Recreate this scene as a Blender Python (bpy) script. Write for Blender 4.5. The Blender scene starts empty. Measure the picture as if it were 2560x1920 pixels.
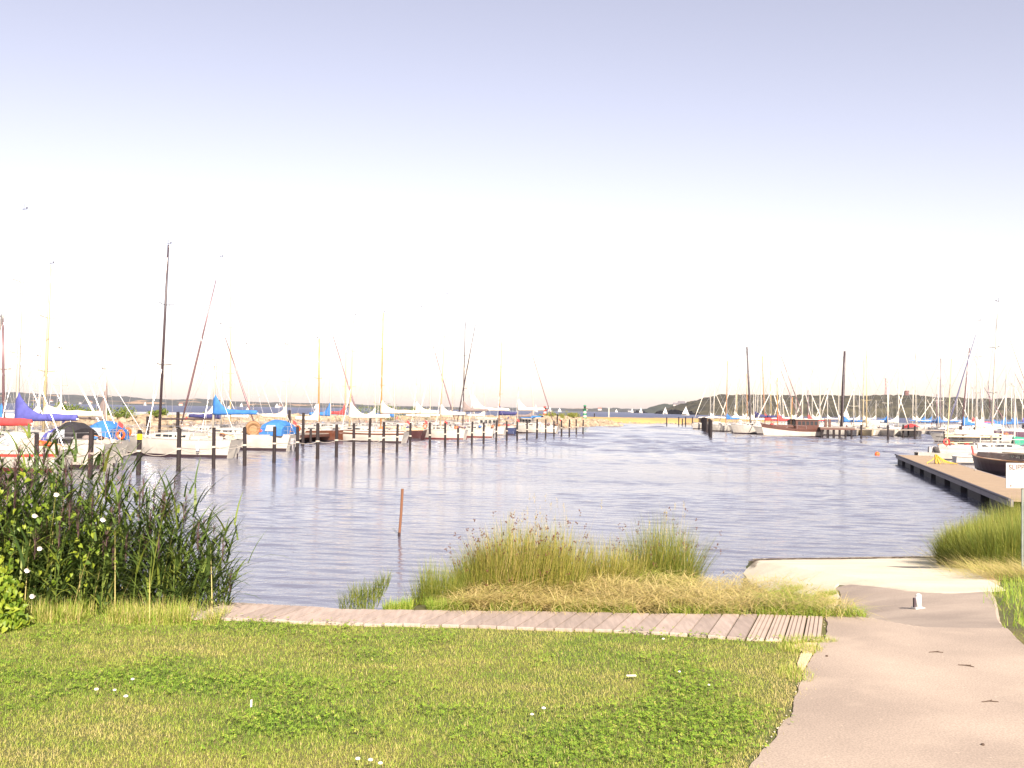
import bpy, math, random
import numpy as np
from mathutils import Vector, Matrix, Euler
random.seed(7); rng = np.random.default_rng(11)
scene = bpy.context.scene
C = scene.collection
R = math.radians

# ------------------------------------------------------------------ camera
F = 2490.0; EYE = Vector((0.0, 0.0, 3.2))
cam_d = bpy.data.cameras.new('camera'); cam = bpy.data.objects.new('camera', cam_d); C.objects.link(cam)
cam_d.sensor_width = 36.0; cam_d.lens = 36.0*F/2560.0; cam_d.clip_start = 0.05; cam_d.clip_end = 40000
PITCH = math.atan(64.2/F); ROLL = 0.0146
CM = Euler((R(90)+PITCH, 0, 0)).to_matrix() @ Matrix.Rotation(ROLL, 3, 'Z')
cam.matrix_world = Matrix.Translation(EYE) @ CM.to_4x4()
scene.camera = cam
CMT = CM.transposed()

# ------------------------------------------------------------------ world, sun, exposure
SUN_EL = R(34); SUN_AZ = R(166)            # clockwise from +Y; the sun stands behind the camera, a little to the right
sd = Vector((math.sin(SUN_AZ)*math.cos(SUN_EL), math.cos(SUN_AZ)*math.cos(SUN_EL), math.sin(SUN_EL)))
world = bpy.data.worlds.new("World"); scene.world = world; world.use_nodes = True
wt = world.node_tree; wt.nodes.clear()
sky = wt.nodes.new('ShaderNodeTexSky'); sky.sky_type = 'NISHITA'; sky.sun_disc = False
sky.sun_elevation = SUN_EL; sky.sun_rotation = SUN_AZ; sky.altitude = 0
sky.air_density = 1.0; sky.dust_density = 0.9; sky.ozone_density = 1.0
tint = wt.nodes.new('ShaderNodeMix'); tint.data_type = 'RGBA'; tint.blend_type = 'MULTIPLY'
tint.inputs[0].default_value = 1.0; tint.inputs[7].default_value = (1.17, 0.98, 0.955, 1)
hsv = wt.nodes.new('ShaderNodeHueSaturation'); hsv.inputs['Saturation'].default_value = 0.67
bg = wt.nodes.new('ShaderNodeBackground'); bg.inputs[1].default_value = 0.073
wo = wt.nodes.new('ShaderNodeOutputWorld')
wt.links.new(sky.outputs[0], hsv.inputs['Color']); wt.links.new(hsv.outputs[0], tint.inputs[6])
wt.links.new(tint.outputs[2], bg.inputs[0]); wt.links.new(bg.outputs[0], wo.inputs[0])
sl = bpy.data.lights.new('sun', 'SUN'); sl.energy = 5.0; sl.angle = R(0.6); sl.color = (1.0, 0.87, 0.74)
so = bpy.data.objects.new('sun', sl); C.objects.link(so)
so.rotation_euler = (-sd).to_track_quat('-Z', 'Y').to_euler(); so.location = (20, -30, 60)
scene.view_settings.view_transform = 'Standard'
scene.view_settings.look = 'None'; scene.view_settings.gamma = 1.0
scene.view_settings.exposure = 1.45
scene.render.engine = 'CYCLES'
scene.cycles.max_bounces = 6

# ------------------------------------------------------------------ pixel <-> place (pixels of the 2560 x 1920 photograph)
def project(p):
    v = CMT @ (Vector(p) - EYE)
    return 1280 + F*v.x/(-v.z), 960 - F*v.y/(-v.z)
def ray(px, py):
    return (CM @ Vector(((px-1280)/F, (960-py)/F, -1.0)))
def P(px, py, z=0.0):
    d = ray(px, py); t = (z-EYE.z)/d.z
    return EYE + d*t
def atY(px, py, Y):
    d = ray(px, py); return EYE + d*((Y-EYE.y)/d.y)
def bisect(f, a, b, n=50):
    fa = f(a)
    for _ in range(n):
        m = .5*(a+b); fm = f(m)
        if (fm > 0) == (fa > 0): a = m; fa = fm
        else: b = m
    return .5*(a+b)

# ------------------------------------------------------------------ terrain height
SX = [-300,-60,-30,-10,-4.5,-2.9,-1.2,-.6,.2,1,2,3,4,5.2,9.4,10.5,12,14,16,18,30,300]
SY = [60,22,16,11.6,10.9,8.95,9.1,10.2,10.8,12.2,13.9,15.3,17.4,21.8,22.6,23.0,24.0,26.0,29.5,35,44,120]
def smooth(a, b, x):
    t = np.clip((x-a)/(b-a), 0, 1); return t*t*(3-2*t)
def zt(X, Y):
    X = np.asarray(X, float); Y = np.asarray(Y, float)
    S = np.interp(X, SX, SY)
    Y0 = 8.4 + 1.2*smooth(-1.1,-.3, X) - 1.6*smooth(2.2, 3.4, X)
    z = 1.5 - 1.5*np.clip((Y-Y0)/(S-Y0), 0, 1.7)
    z = np.where((X > 7) & (z > -.3), z + .30*smooth(7.0+.28*(Y-12), 8.6+.28*(Y-12), X)*smooth(-.3,.4,z)*smooth(11,15,Y), z)
    return np.maximum(z, -1.3)
def G(px, py, dz=0.0):
    d = ray(px, py)
    f = lambda t: (EYE.z + d.z*t) - (float(zt(d.x*t, d.y*t)) + dz)
    return EYE + d*bisect(f, 1.0, 60.0)

# value noise for numpy work
_perm = rng.random((256, 256))
def vnoise(x, y):
    xi = np.floor(x).astype(int); yi = np.floor(y).astype(int)
    fx = x-xi; fy = y-yi; fx = fx*fx*(3-2*fx); fy = fy*fy*(3-2*fy)
    a = _perm[xi & 255, yi & 255]; b = _perm[(xi+1) & 255, yi & 255]
    c = _perm[xi & 255, (yi+1) & 255]; d = _perm[(xi+1) & 255, (yi+1) & 255]
    return (a*(1-fx)+b*fx)*(1-fy) + (c*(1-fx)+d*fx)*fy
def fbm(x, y, o=4):
    s = 0; a = .5
    for i in range(o):
        s = s + a*vnoise(x*2**i+17*i, y*2**i+31*i); a *= .5
    return s/(1-.5**o)

# ------------------------------------------------------------------ materials
MATS = {}
def mat(name, col, rough=.6, var=.12, scale=8.0, metal=0.0, spec=.5, bump=0.0, col2=None, stretch=(1,1,1), coat=0, sub=0):
    if name in MATS: return MATS[name]
    m = bpy.data.materials.new(name); m.use_nodes = True; nt = m.node_tree
    b = nt.nodes['Principled BSDF']
    tc = nt.nodes.new('ShaderNodeTexCoord'); mp = nt.nodes.new('ShaderNodeMapping'); mp.inputs['Scale'].default_value = stretch
    nz = nt.nodes.new('ShaderNodeTexNoise'); nz.inputs['Scale'].default_value = scale; nz.inputs['Detail'].default_value = 6
    nt.links.new(tc.outputs['Object'], mp.inputs[0]); nt.links.new(mp.outputs[0], nz.inputs['Vector'])
    cr = nt.nodes.new('ShaderNodeValToRGB')
    c2 = col2 or tuple(max(0, c*(1-2*var)) for c in col)
    cr.color_ramp.elements[0].position = .3; cr.color_ramp.elements[1].position = .68
    cr.color_ramp.elements[0].color = (*c2, 1); cr.color_ramp.elements[1].color = (*col, 1)
    nt.links.new(nz.outputs['Fac'], cr.inputs[0]); nt.links.new(cr.outputs[0], b.inputs['Base Color'])
    b.inputs['Roughness'].default_value = rough; b.inputs['Metallic'].default_value = metal
    b.inputs['Specular IOR Level'].default_value = spec; b.inputs['Coat Weight'].default_value = coat
    if bump:
        bp = nt.nodes.new('ShaderNodeBump'); bp.inputs['Strength'].default_value = bump; bp.inputs['Distance'].default_value = .02
        nt.links.new(nz.outputs['Fac'], bp.inputs['Height']); nt.links.new(bp.outputs[0], b.inputs['Normal'])
    MATS[name] = m; return m

def leafmat(name, ramp, rough=.55, transl=.35):
    """colour by the blade attribute 'rnd' (0..1) through a ramp; thin leaves let light through"""
    if name in MATS: return MATS[name]
    m = bpy.data.materials.new(name); m.use_nodes = True; nt = m.node_tree; nt.nodes.clear()
    at = nt.nodes.new('ShaderNodeAttribute'); at.attribute_name = 'rnd'
    cr = nt.nodes.new('ShaderNodeValToRGB')
    els = cr.color_ramp.elements
    while len(els) < len(ramp): els.new(.5)
    for e, (p, c) in zip(els, ramp): e.position = p; e.color = (*c, 1)
    nt.links.new(at.outputs['Fac'], cr.inputs[0])
    pb = nt.nodes.new('ShaderNodeBsdfPrincipled'); pb.inputs['Roughness'].default_value = rough
    pb.inputs['Specular IOR Level'].default_value = .3
    tr = nt.nodes.new('ShaderNodeBsdfTranslucent'); mx = nt.nodes.new('ShaderNodeMixShader'); mx.inputs[0].default_value = transl
    out = nt.nodes.new('ShaderNodeOutputMaterial')
    nt.links.new(cr.outputs[0], pb.inputs['Base Color']); nt.links.new(cr.outputs[0], tr.inputs[0])
    nt.links.new(pb.outputs[0], mx.inputs[1]); nt.links.new(tr.outputs[0], mx.inputs[2]); nt.links.new(mx.outputs[0], out.inputs[0])
    MATS[name] = m; return m

WHITE = mat('white_gelcoat', (.45,.425,.375), .35, .12, 1.2, coat=.15)
CREAM = mat('cream_paint', (.58,.48,.30), .4, .06, 2)
DECK = mat('pale_deck', (.50,.44,.35), .6, .06, 3)
GREYH = mat('grey_paint_and_hull_shade', (.30,.29,.30), .45, .08, 2)
NAVY = mat('navy_paint', (.02,.03,.09), .35, .1, 2)
MIDBLUE = mat('blue_paint', (.04,.09,.28), .35, .1, 2)
MAROON = mat('maroon_paint', (.045,.012,.012), .4, .12, 2)
REDP = mat('red_paint', (.50,.045,.035), .4, .08, 2)
DARKB = mat('dark_antifouling', (.03,.015,.02), .6, .2, 3)
REDB = mat('dark_red_antifouling', (.13,.02,.02), .6, .2, 3)
WOODH = mat('varnished_mahogany', (.11,.035,.016), .35, .2, 4, stretch=(.3,3,3), coat=.3)
WOODM = mat('varnished_spruce', (.52,.24,.07), .35, .12, 3, stretch=(3,3,.2), coat=.3)
BROWNW = mat('brown_painted_wood', (.085,.034,.024), .5, .15, 4)
ALU = mat('pale_aluminium', (.58,.54,.45), .45, .06, 2)
ALUY = mat('ivory_painted_spar', (.50,.41,.24), .45, .04, 2)
DARKM = mat('dark_spar', (.045,.03,.035), .4, .1, 3)
PURPM = mat('bronze_anodised_spar', (.20,.12,.13), .35, .1, 3, metal=.4)
GLASS = mat('dark_window_glass', (.02,.025,.03), .08, .2, 3)
CVW = mat('white_canvas', (.66,.62,.54), .8, .07, 3, bump=.3)
CVC = mat('cream_canvas', (.70,.60,.42), .8, .08, 3, bump=.3)
CVB = mat('blue_canvas', (.03,.15,.42), .8, .15, 3, bump=.3)
CVV = mat('violet_blue_canvas', (.07,.075,.30), .8, .15, 3, bump=.3)
CVR = mat('red_canvas', (.60,.05,.05), .8, .15, 3, bump=.3)
CVN = mat('navy_canvas', (.03,.03,.12), .8, .15, 3, bump=.3)
CVK = mat('black_canvas', (.02,.018,.022), .8, .15, 3, bump=.3)
CVG = mat('grey_brown_canvas', (.20,.16,.15), .8, .12, 3, bump=.3)
CVGR = mat('green_canvas', (.01,.22,.14), .8, .15, 3, bump=.3)
ROPE = mat('pale_rope', (.50,.45,.38), .9, .1, 30)
YROPE = mat('yellow_rope', (.62,.40,.05), .9, .15, 30)
STEEL = mat('stainless_steel', (.66,.64,.62), .3, .05, 10, metal=.8)
ORANGE = mat('orange_plastic', (.75,.12,.02), .5, .1, 5)
PILE = mat('tarred_pile', (.018,.011,.012), .85, .25, 12, bump=.5, stretch=(1,1,.15))
YELL = mat('yellow_band', (.85,.72,.0), .6, .05, 5)

# ------------------------------------------------------------------ mesh helpers
class MB:
    def __init__(s): s.v = []; s.f = []; s.m = []
    def add(s, vs, fs, mi=0):
        o = len(s.v); s.v += [tuple(v) for v in vs]; s.f += [tuple(i+o for i in f) for f in fs]; s.m += [mi]*len(fs)
    def box(s, c, d, rz=0, mi=0, taper=1.0, M=None):
        hx, hy, hz = d[0]/2, d[1]/2, d[2]/2; cs, sn = math.cos(rz), math.sin(rz); vs = []
        for z, k in ((-hz, 1), (hz, taper)):
            for x, y in ((-hx,-hy),(hx,-hy),(hx,hy),(-hx,hy)):
                vs.append((c[0]+(x*cs-y*sn)*k, c[1]+(x*sn+y*cs)*k, c[2]+z))
        s.add(vs, [(3,2,1,0),(4,5,6,7),(0,1,5,4),(1,2,6,5),(2,3,7,6),(3,0,4,7)], mi)
    def tube(s, pts, r, n=8, mi=0, cap=True):
        pts = [Vector(p) for p in pts]; rs = r if isinstance(r, (list, tuple)) else [r]*len(pts)
        rings = []
        for i, p in enumerate(pts):
            t = (pts[min(i+1, len(pts)-1)] - pts[max(i-1, 0)]).normalized()
            a = t.cross(Vector((0,0,1)));
            if a.length < 1e-3: a = Vector((1,0,0))
            a.normalize(); b = a.cross(t).normalized()
            rings.append([p + (a*math.cos(2*math.pi*k/n) + b*math.sin(2*math.pi*k/n))*rs[i] for k in range(n)])
        s.loft(rings, mi, cap)
    def loft(s, rings, mi=0, cap=True, closed=True):
        n = len(rings[0]); vs = [v for r_ in rings for v in r_]; fs = []
        for i in range(len(rings)-1):
            for k in range(n if closed else n-1):
                k2 = (k+1) % n; fs.append((i*n+k, i*n+k2, (i+1)*n+k2, (i+1)*n+k))
        if cap and closed: fs.append(tuple(range(n))[::-1]); fs.append(tuple((len(rings)-1)*n+k for k in range(n)))
        s.add(vs, fs, mi)
    def ball(s, c, r, n=8, m=6, mi=0, sz=1.0):
        rings = []
        for i in range(m+1):
            a = math.pi*i/m; rr = max(1e-4, math.sin(a))*r
            rings.append([(c[0]+rr*math.cos(2*math.pi*k/n), c[1]+rr*math.sin(2*math.pi*k/n), c[2]-math.cos(a)*r*sz) for k in range(n)])
        s.loft(rings, mi, False)
    def ring(s, c, Rr, r, ax='x', n=16, m=6, mi=0):
        pts = []
        rings = []
        for i in range(n+1):
            a = 2*math.pi*i/n; cc, ss = math.cos(a), math.sin(a); ring = []
            for k in range(m):
                b = 2*math.pi*k/m; q = Rr + r*math.cos(b); w = r*math.sin(b)
                u = (w, q*cc, q*ss) if ax == 'x' else ((q*cc, w, q*ss) if ax == 'y' else (q*cc, q*ss, w))
                ring.append((c[0]+u[0], c[1]+u[1], c[2]+u[2]))
            rings.append(ring)
        s.loft(rings, mi, False)
    def build(s, name, mats, parent=None, smooth=False, loc=None):
        me = bpy.data.meshes.new(name); me.from_pydata(s.v, [], s.f)
        if not isinstance(mats, (list, tuple)): mats = [mats]
        for m_ in mats: me.materials.append(m_)
        if len(mats) > 1: me.polygons.foreach_set('material_index', s.m)
        if smooth: me.polygons.foreach_set('use_smooth', [True]*len(s.f))
        me.update()
        o = bpy.data.objects.new(name, me); C.objects.link(o)
        if parent: o.parent = parent
        if loc: o.location = loc
        return o
def empty(name, loc, rz=0, label=None, cat=None, group=None):
    o = bpy.data.objects.new(name, None); o.empty_display_size = .2; C.objects.link(o); o.location = loc; o.rotation_euler = (0,0,rz)
    return tag(o, label, cat, group)
def tag(o, label=None, cat=None, group=None, kind=None):
    for k, v in (('label',label),('category',cat),('group',group),('kind',kind)):
        if v: o[k] = v
    return o
def npmesh(name, verts, faces, mats, attr=None, midx=None, smooth=False):
    """verts (n,3), faces (m,k) all of one size; attr per vertex"""
    me = bpy.data.meshes.new(name); n = len(verts); m, k = faces.shape
    me.vertices.add(n); me.vertices.foreach_set('co', np.ascontiguousarray(verts, dtype=np.float32).ravel())
    me.loops.add(m*k); me.loops.foreach_set('vertex_index', faces.astype(np.int32).ravel())
    me.polygons.add(m); me.polygons.foreach_set('loop_start', np.arange(0, m*k, k, dtype=np.int32))
    try: me.polygons.foreach_set('loop_total', np.full(m, k, dtype=np.int32))
    except Exception: pass
    for q in mats: me.materials.append(q)
    if midx is not None: me.polygons.foreach_set('material_index', midx.astype(np.int32))
    me.update(calc_edges=True); me.polygons.foreach_set('use_smooth', np.full(m, bool(smooth))); me.validate()
    if attr is not None:
        a = me.attributes.new('rnd', 'FLOAT', 'POINT'); a.data.foreach_set('value', attr.astype(np.float32))
    o = bpy.data.objects.new(name, me); C.objects.link(o); return o

# blades: bases (n,3), direction of the tip in plan, length, width, lean
def blades(base, yaw, length, width, lean, rnd, curl=.5, seg=3):
    n = len(base); side = np.stack([-np.sin(yaw), np.cos(yaw), np.zeros(n)], 1)
    # blade faces a random way, leans along 'yaw'
    d = np.stack([np.cos(yaw), np.sin(yaw), np.zeros(n)], 1)
    up = np.array([0,0,1.0])
    V = []; rows = []
    cur = base.copy(); ang = lean.copy()
    for i in range(seg+1):
        w = width*(1-(i/seg)**1.6)*.5
        if i < seg:
            V.append(cur - side*w[:,None]); V.append(cur + side*w[:,None])
        else: V.append(cur)
        if i < seg:
            st = length/seg
            cur = cur + (d*np.sin(ang)[:,None] + up*np.cos(ang)[:,None])*st[:,None]
            ang = ang + curl*lean/seg*2
    K = 2*seg+1
    verts = np.stack(V, 1).reshape(-1, 3)
    tri = []
    for i in range(seg-1):
        a = 2*i; tri += [(a,a+1,a+3),(a,a+3,a+2)]
    tri.append((2*seg-2, 2*seg-1, 2*seg))
    tri = np.array(tri); faces = (np.arange(n)[:,None,None]*K + tri[None]).reshape(-1, 3)
    return verts, faces, np.repeat(rnd, K)
def merge(parts):
    vs, fs, rs = [], [], []; o = 0
    for v, f, r_ in parts: vs.append(v); fs.append(f+o); rs.append(r_); o += len(v)
    return np.concatenate(vs), np.concatenate(fs), np.concatenate(rs)

# ================================================================== GROUND
def groundmat():
    m = bpy.data.materials.new('bank_soil_and_turf'); m.use_nodes = True; nt = m.node_tree; b = nt.nodes['Principled BSDF']
    ge = nt.nodes.new('ShaderNodeNewGeometry'); n1 = nt.nodes.new('ShaderNodeTexNoise'); n1.inputs['Scale'].default_value = 1.1; n1.inputs['Detail'].default_value = 8
    n2 = nt.nodes.new('ShaderNodeTexNoise'); n2.inputs['Scale'].default_value = 60; n2.inputs['Detail'].default_value = 4
    for n in (n1, n2): nt.links.new(ge.outputs['Position'], n.inputs['Vector'])
    r1 = nt.nodes.new('ShaderNodeValToRGB'); r1.color_ramp.elements[0].color = (.10,.12,.025,1); r1.color_ramp.elements[1].color = (.17,.15,.045,1)
    r1.color_ramp.elements[0].position = .4; r1.color_ramp.elements[1].position = .62
    mx = nt.nodes.new('ShaderNodeMix'); mx.data_type = 'RGBA'; mx.blend_type = 'MULTIPLY'; mx.inputs[0].default_value = .7
    r2 = nt.nodes.new('ShaderNodeValToRGB'); r2.color_ramp.elements[0].position = .35; r2.color_ramp.elements[0].color = (.4,.4,.4,1)
    nt.links.new(n1.outputs['Fac'], r1.inputs[0]); nt.links.new(n2.outputs['Fac'], r2.inputs[0])
    nt.links.new(r1.outputs[0], mx.inputs[6]); nt.links.new(r2.outputs[0], mx.inputs[7]); nt.links.new(mx.outputs[2], b.inputs['Base Color'])
    b.inputs['Roughness'].default_value = .95
    bp = nt.nodes.new('ShaderNodeBump'); bp.inputs['Strength'].default_value = .5; bp.inputs['Distance'].default_value = .03
    nt.links.new(n2.outputs['Fac'], bp.inputs['Height']); nt.links.new(bp.outputs[0], b.inputs['Normal'])
    return m
xs = np.unique(np.concatenate([np.linspace(-300,-40,14), np.linspace(-40,-8,40), np.arange(-8,14,.2), np.linspace(14,60,60), np.linspace(60,300,14)]))
ys = np.unique(np.concatenate([np.linspace(-120,-6,14), np.linspace(-6,3,10), np.arange(3,26,.2), np.linspace(26,60,70), np.linspace(60,140,12)]))
XX, YY = np.meshgrid(xs, ys, indexing='ij')
ZZ = zt(XX, YY)
# edges of the asphalt slipway road, in plan (read off the photograph, laid on the terrain)
AL = [G(*q) for q in ((1864,1920),(1929,1843),(1976,1778),(1994,1717),(2020,1659),(2030,1630),(2054,1601),(2062,1545),(2074,1530),(2098,1508),(2097,1490),(2086,1472),(2094,1464))]
AR = [G(*q) for q in ((2700,1800),(2650,1690),(2600,1630),(2557,1595),(2530,1572),(2512,1550),(2503,1504),(2493,1481))]
def curve_x(pts, Y):
    a = sorted((p.y, p.x) for p in pts); return float(np.interp(Y, [q[0] for q in a], [q[1] for q in a]))
# the terrain dips a little below the road and the slipway so the sheets never share a plane
lx = np.interp(YY, *zip(*sorted((p.y, p.x) for p in AL))); ZZ = ZZ - .014*smooth(.12,.4,XX-lx)*(1-smooth(9.5,10.2,XX-.2*(YY-8)))*(YY < 30)
nx, ny = XX.shape
idx = np.arange(nx*ny).reshape(nx, ny)
fc = np.stack([idx[:-1,:-1], idx[1:,:-1], idx[1:,1:], idx[:-1,1:]], -1).reshape(-1, 4)
ground = npmesh('ground', np.stack([XX, YY, ZZ], -1).reshape(-1, 3), fc, [groundmat()], smooth=True)
tag(ground, kind='structure')

def pavemat(name, a, b_, dust, s1=1.6, s2=90, ds=.55):
    m = bpy.data.materials.new(name); m.use_nodes = True; nt = m.node_tree; b = nt.nodes['Principled BSDF']
    ge = nt.nodes.new('ShaderNodeNewGeometry')
    def noise(sc, det, mp=None):
        n = nt.nodes.new('ShaderNodeTexNoise'); n.inputs['Scale'].default_value = sc; n.inputs['Detail'].default_value = det
        if mp:
            q = nt.nodes.new('ShaderNodeMapping'); q.inputs['Scale'].default_value = mp; nt.links.new(ge.outputs['Position'], q.inputs[0]); nt.links.new(q.outputs[0], n.inputs['Vector'])
        else: nt.links.new(ge.outputs['Position'], n.inputs['Vector'])
        return n
    def ramp(n, p0, c0, p1, c1):
        r_ = nt.nodes.new('ShaderNodeValToRGB'); e = r_.color_ramp.elements; e[0].position = p0; e[0].color = (*c0,1); e[1].position = p1; e[1].color = (*c1,1)
        nt.links.new(n.outputs['Fac'], r_.inputs[0]); return r_
    def mixc(f, x, y, bt='MIX'):
        q = nt.nodes.new('ShaderNodeMix'); q.data_type = 'RGBA'; q.blend_type = bt
        if isinstance(f, float): q.inputs[0].default_value = f
        else: nt.links.new(f, q.inputs[0])
        nt.links.new(x, q.inputs[6]); nt.links.new(y, q.inputs[7]); return q.outputs[2]
    big = ramp(noise(s1, 7), .36, a, .66, b_)
    fine = ramp(noise(s2, 5), .38, (.80,.80,.80), .62, (1.10,1.10,1.10))
    c = mixc(1.0, big.outputs[0], fine.outputs[0], 'MULTIPLY')
    streak = ramp(noise(1.0, 7, (1.3,2.0,1)), .56, (0,0,0), .72, (1,1,1))
    dc = nt.nodes.new('ShaderNodeRGB'); dc.outputs[0].default_value = (*dust, 1)
    fm = nt.nodes.new('ShaderNodeMath'); fm.operation = 'MULTIPLY'; fm.inputs[1].default_value = ds; nt.links.new(streak.outputs[0], fm.inputs[0])
    c = mixc(fm.outputs[0], c, dc.outputs[0])
    spk = ramp(noise(34, 2), .70, (0,0,0), .76, (1,1,1))
    fm2 = nt.nodes.new('ShaderNodeMath'); fm2.operation = 'MULTIPLY'; fm2.inputs[1].default_value = .6; nt.links.new(spk.outputs[0], fm2.inputs[0])
    c = mixc(fm2.outputs[0], c, dc.outputs[0])
    nt.links.new(c, b.inputs['Base Color']); b.inputs['Roughness'].default_value = .9
    bp = nt.nodes.new('ShaderNodeBump'); bp.inputs['Strength'].default_value = .2; bp.inputs['Distance'].default_value = .004
    n3 = noise(120, 3); nt.links.new(n3.outputs['Fac'], bp.inputs['Height']); nt.links.new(bp.outputs[0], b.inputs['Normal'])
    return m
ASPH = pavemat('dusty_worn_asphalt', (.26,.212,.172), (.365,.30,.24), (.47,.385,.30), s1=.9, ds=.34)
CONC = pavemat('pale_worn_concrete', (.50,.45,.34), (.58,.54,.42), (.56,.47,.34), 1.0, 60, ds=.3)
SAND = pavemat('blown_sand', (.45,.33,.20), (.58,.45,.29), (.62,.50,.34), 3.0, 110)

def sheet(name, left, right, y0, y1, dz, m, step=.15, jag=.0, nx_=24):
    V = []; rows = []
    Ys = np.arange(y0, y1+1e-6, step); vs = []
    for i, Y in enumerate(Ys):
        a = curve_x(left, Y) + jag*(fbm(np.array([Y*3.1]), np.array([1.7]))[0]-.5) + jag*.5*(fbm(np.array([Y*14.1]), np.array([8.7]))[0]-.5); b_ = curve_x(right, Y)
        xs_ = np.linspace(a, b_, nx_); dd = np.full(nx_, dz); xs_[1] = xs_[0]+.02; dd[0] = -.05; dd[-1] = -.05; vs.append(np.stack([xs_, np.full(nx_, Y), zt(xs_, Y)+dd], 1))
    n = len(Ys); vs = np.concatenate(vs); ii = np.arange(n*nx_).reshape(n, nx_)
    f = np.stack([ii[:-1,:-1], ii[:-1,1:], ii[1:,1:], ii[1:,:-1]], -1).reshape(-1, 4)
    return tag(npmesh(name, vs, f, [m]), kind='structure')
ext = [Vector((AL[0].x-.9, 2.0, 0)), Vector((AL[0].x-2.2, -4, 0))]
extr = [Vector((4.4, 2.0, 0)), Vector((4.6, -4, 0))]
sheet('road', AL+[Vector((AL[-1].x-.1,14.6,0))]+ext, AR+extr, -4.0, 14.4, .012, ASPH, step=.05, jag=.08)
# concrete slipway: from the road down into the water
CL = [G(1908,1478), G(1868,1462), G(1846,1437), G(1862,1420), G(1881,1404)]
CL2 = [Vector((CL[0].x+.05, 11.3, 0))] + CL + [Vector((CL[-1].x+.7, 26, 0))]
CR = [Vector((6.3,11.3,0)), G(2500,1462), G(2500,1450), G(2440,1420), Vector((10.0,22.5,0)), Vector((11.2,26,0))]
def slip():
    # lower edge (towards the road) follows the ragged border
    bd = [(1895,1482),(1960,1486),(2000,1492),(2040,1500),(2097,1500),(2085,1472),(2094,1464),(2150,1468),(2215,1474),(2271,1483),(2320,1487),(2370,1489),(2430,1486),(2491,1480),(2520,1476)]
    bp = [G(*q) for q in bd]; sheet_v = []; n = 60; mrows = 60
    xs0 = np.array([p.x for p in bp]); ys0 = np.array([p.y for p in bp])
    tt = np.linspace(0, 1, len(bp)); q = np.linspace(0, 1, n)
    bx = np.interp(q, tt, xs0); by = np.interp(q, tt, ys0) + .12*(fbm(q*30, q*0+3)-.5)
    top0 = Vector((CL[-1].x+.7, 26)); 
    tx = np.interp(q, [0,1], [CL[-1].x+.75, 11.2]); ty = np.full(n, 26.0)
    vs = []
    for j in range(mrows+1):
        s = j/mrows
        x = bx*(1-s) + tx*s; y = by*(1-s) + ty*s
        # bow the left edge out to the photographed outline
        yl = y[0]; xl = curve_x(CL2, yl); x = x + (xl-x[0])*(1-q)**2
        dd = np.full(n, .020); dd[0] = dd[-1] = -.06
        if j == 0: dd[:] = .004
        vs.append(np.stack([x, y, zt(x, y)+dd], 1))
    vs = np.concatenate(vs); ii = np.arange((mrows+1)*n).reshape(mrows+1, n)
    f = np.stack([ii[:-1,:-1], ii[:-1,1:], ii[1:,1:], ii[1:,:-1]], -1).reshape(-1, 4)
    return tag(npmesh('slipway', vs, f, [CONC]), kind='structure')
slip()
# blown sand at the road's left edge and beside the boardwalk end
def patch(name, pix, dz, m, n=26):
    pts = [G(*q) for q in pix]; c = sum(pts, Vector())/len(pts); mb = []
    k = len(pts)*8; ring = []
    for i in range(k):
        a = i/8; p = pts[int(a) % len(pts)].lerp(pts[(int(a)+1) % len(pts)], a % 1); w = 1 + .16*(fbm(np.array([i*.9]), np.array([c.x]))[0]-.5)
        ring.append((c.x+(p.x-c.x)*w, c.y+(p.y-c.y)*w))
    vs = []; R_ = 6
    for r_ in range(R_+1):
        for (x, y) in ring:
            s = r_/R_; X = c.x+(x-c.x)*s; Y = c.y+(y-c.y)*s; vs.append((X, Y, float(zt(X, Y))+dz*(1 if s < 1 else -.4)))
    vs = np.array(vs); ii = np.arange((R_+1)*k).reshape(R_+1, k); j = np.roll(ii, -1, 1)
    f = np.stack([ii[:-1], ii[1:], j[1:], j[:-1]], -1).reshape(-1, 4)
    return tag(npmesh(name, vs, f, [m]), kind='structure')
patch('sand', [(1990,1500),(2100,1500),(2092,1516),(2070,1536),(2040,1534),(1960,1518)], .016, SAND)
patch('sand', [(1985,1608),(2050,1603),(2034,1632),(2018,1665),(2000,1692),(1990,1668),(2004,1630),(1975,1618)], .012, SAND)
patch('sand', [(2340,1408),(2420,1418),(2500,1440),(2500,1462),(2420,1450),(2330,1425)], .018, SAND)

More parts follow.
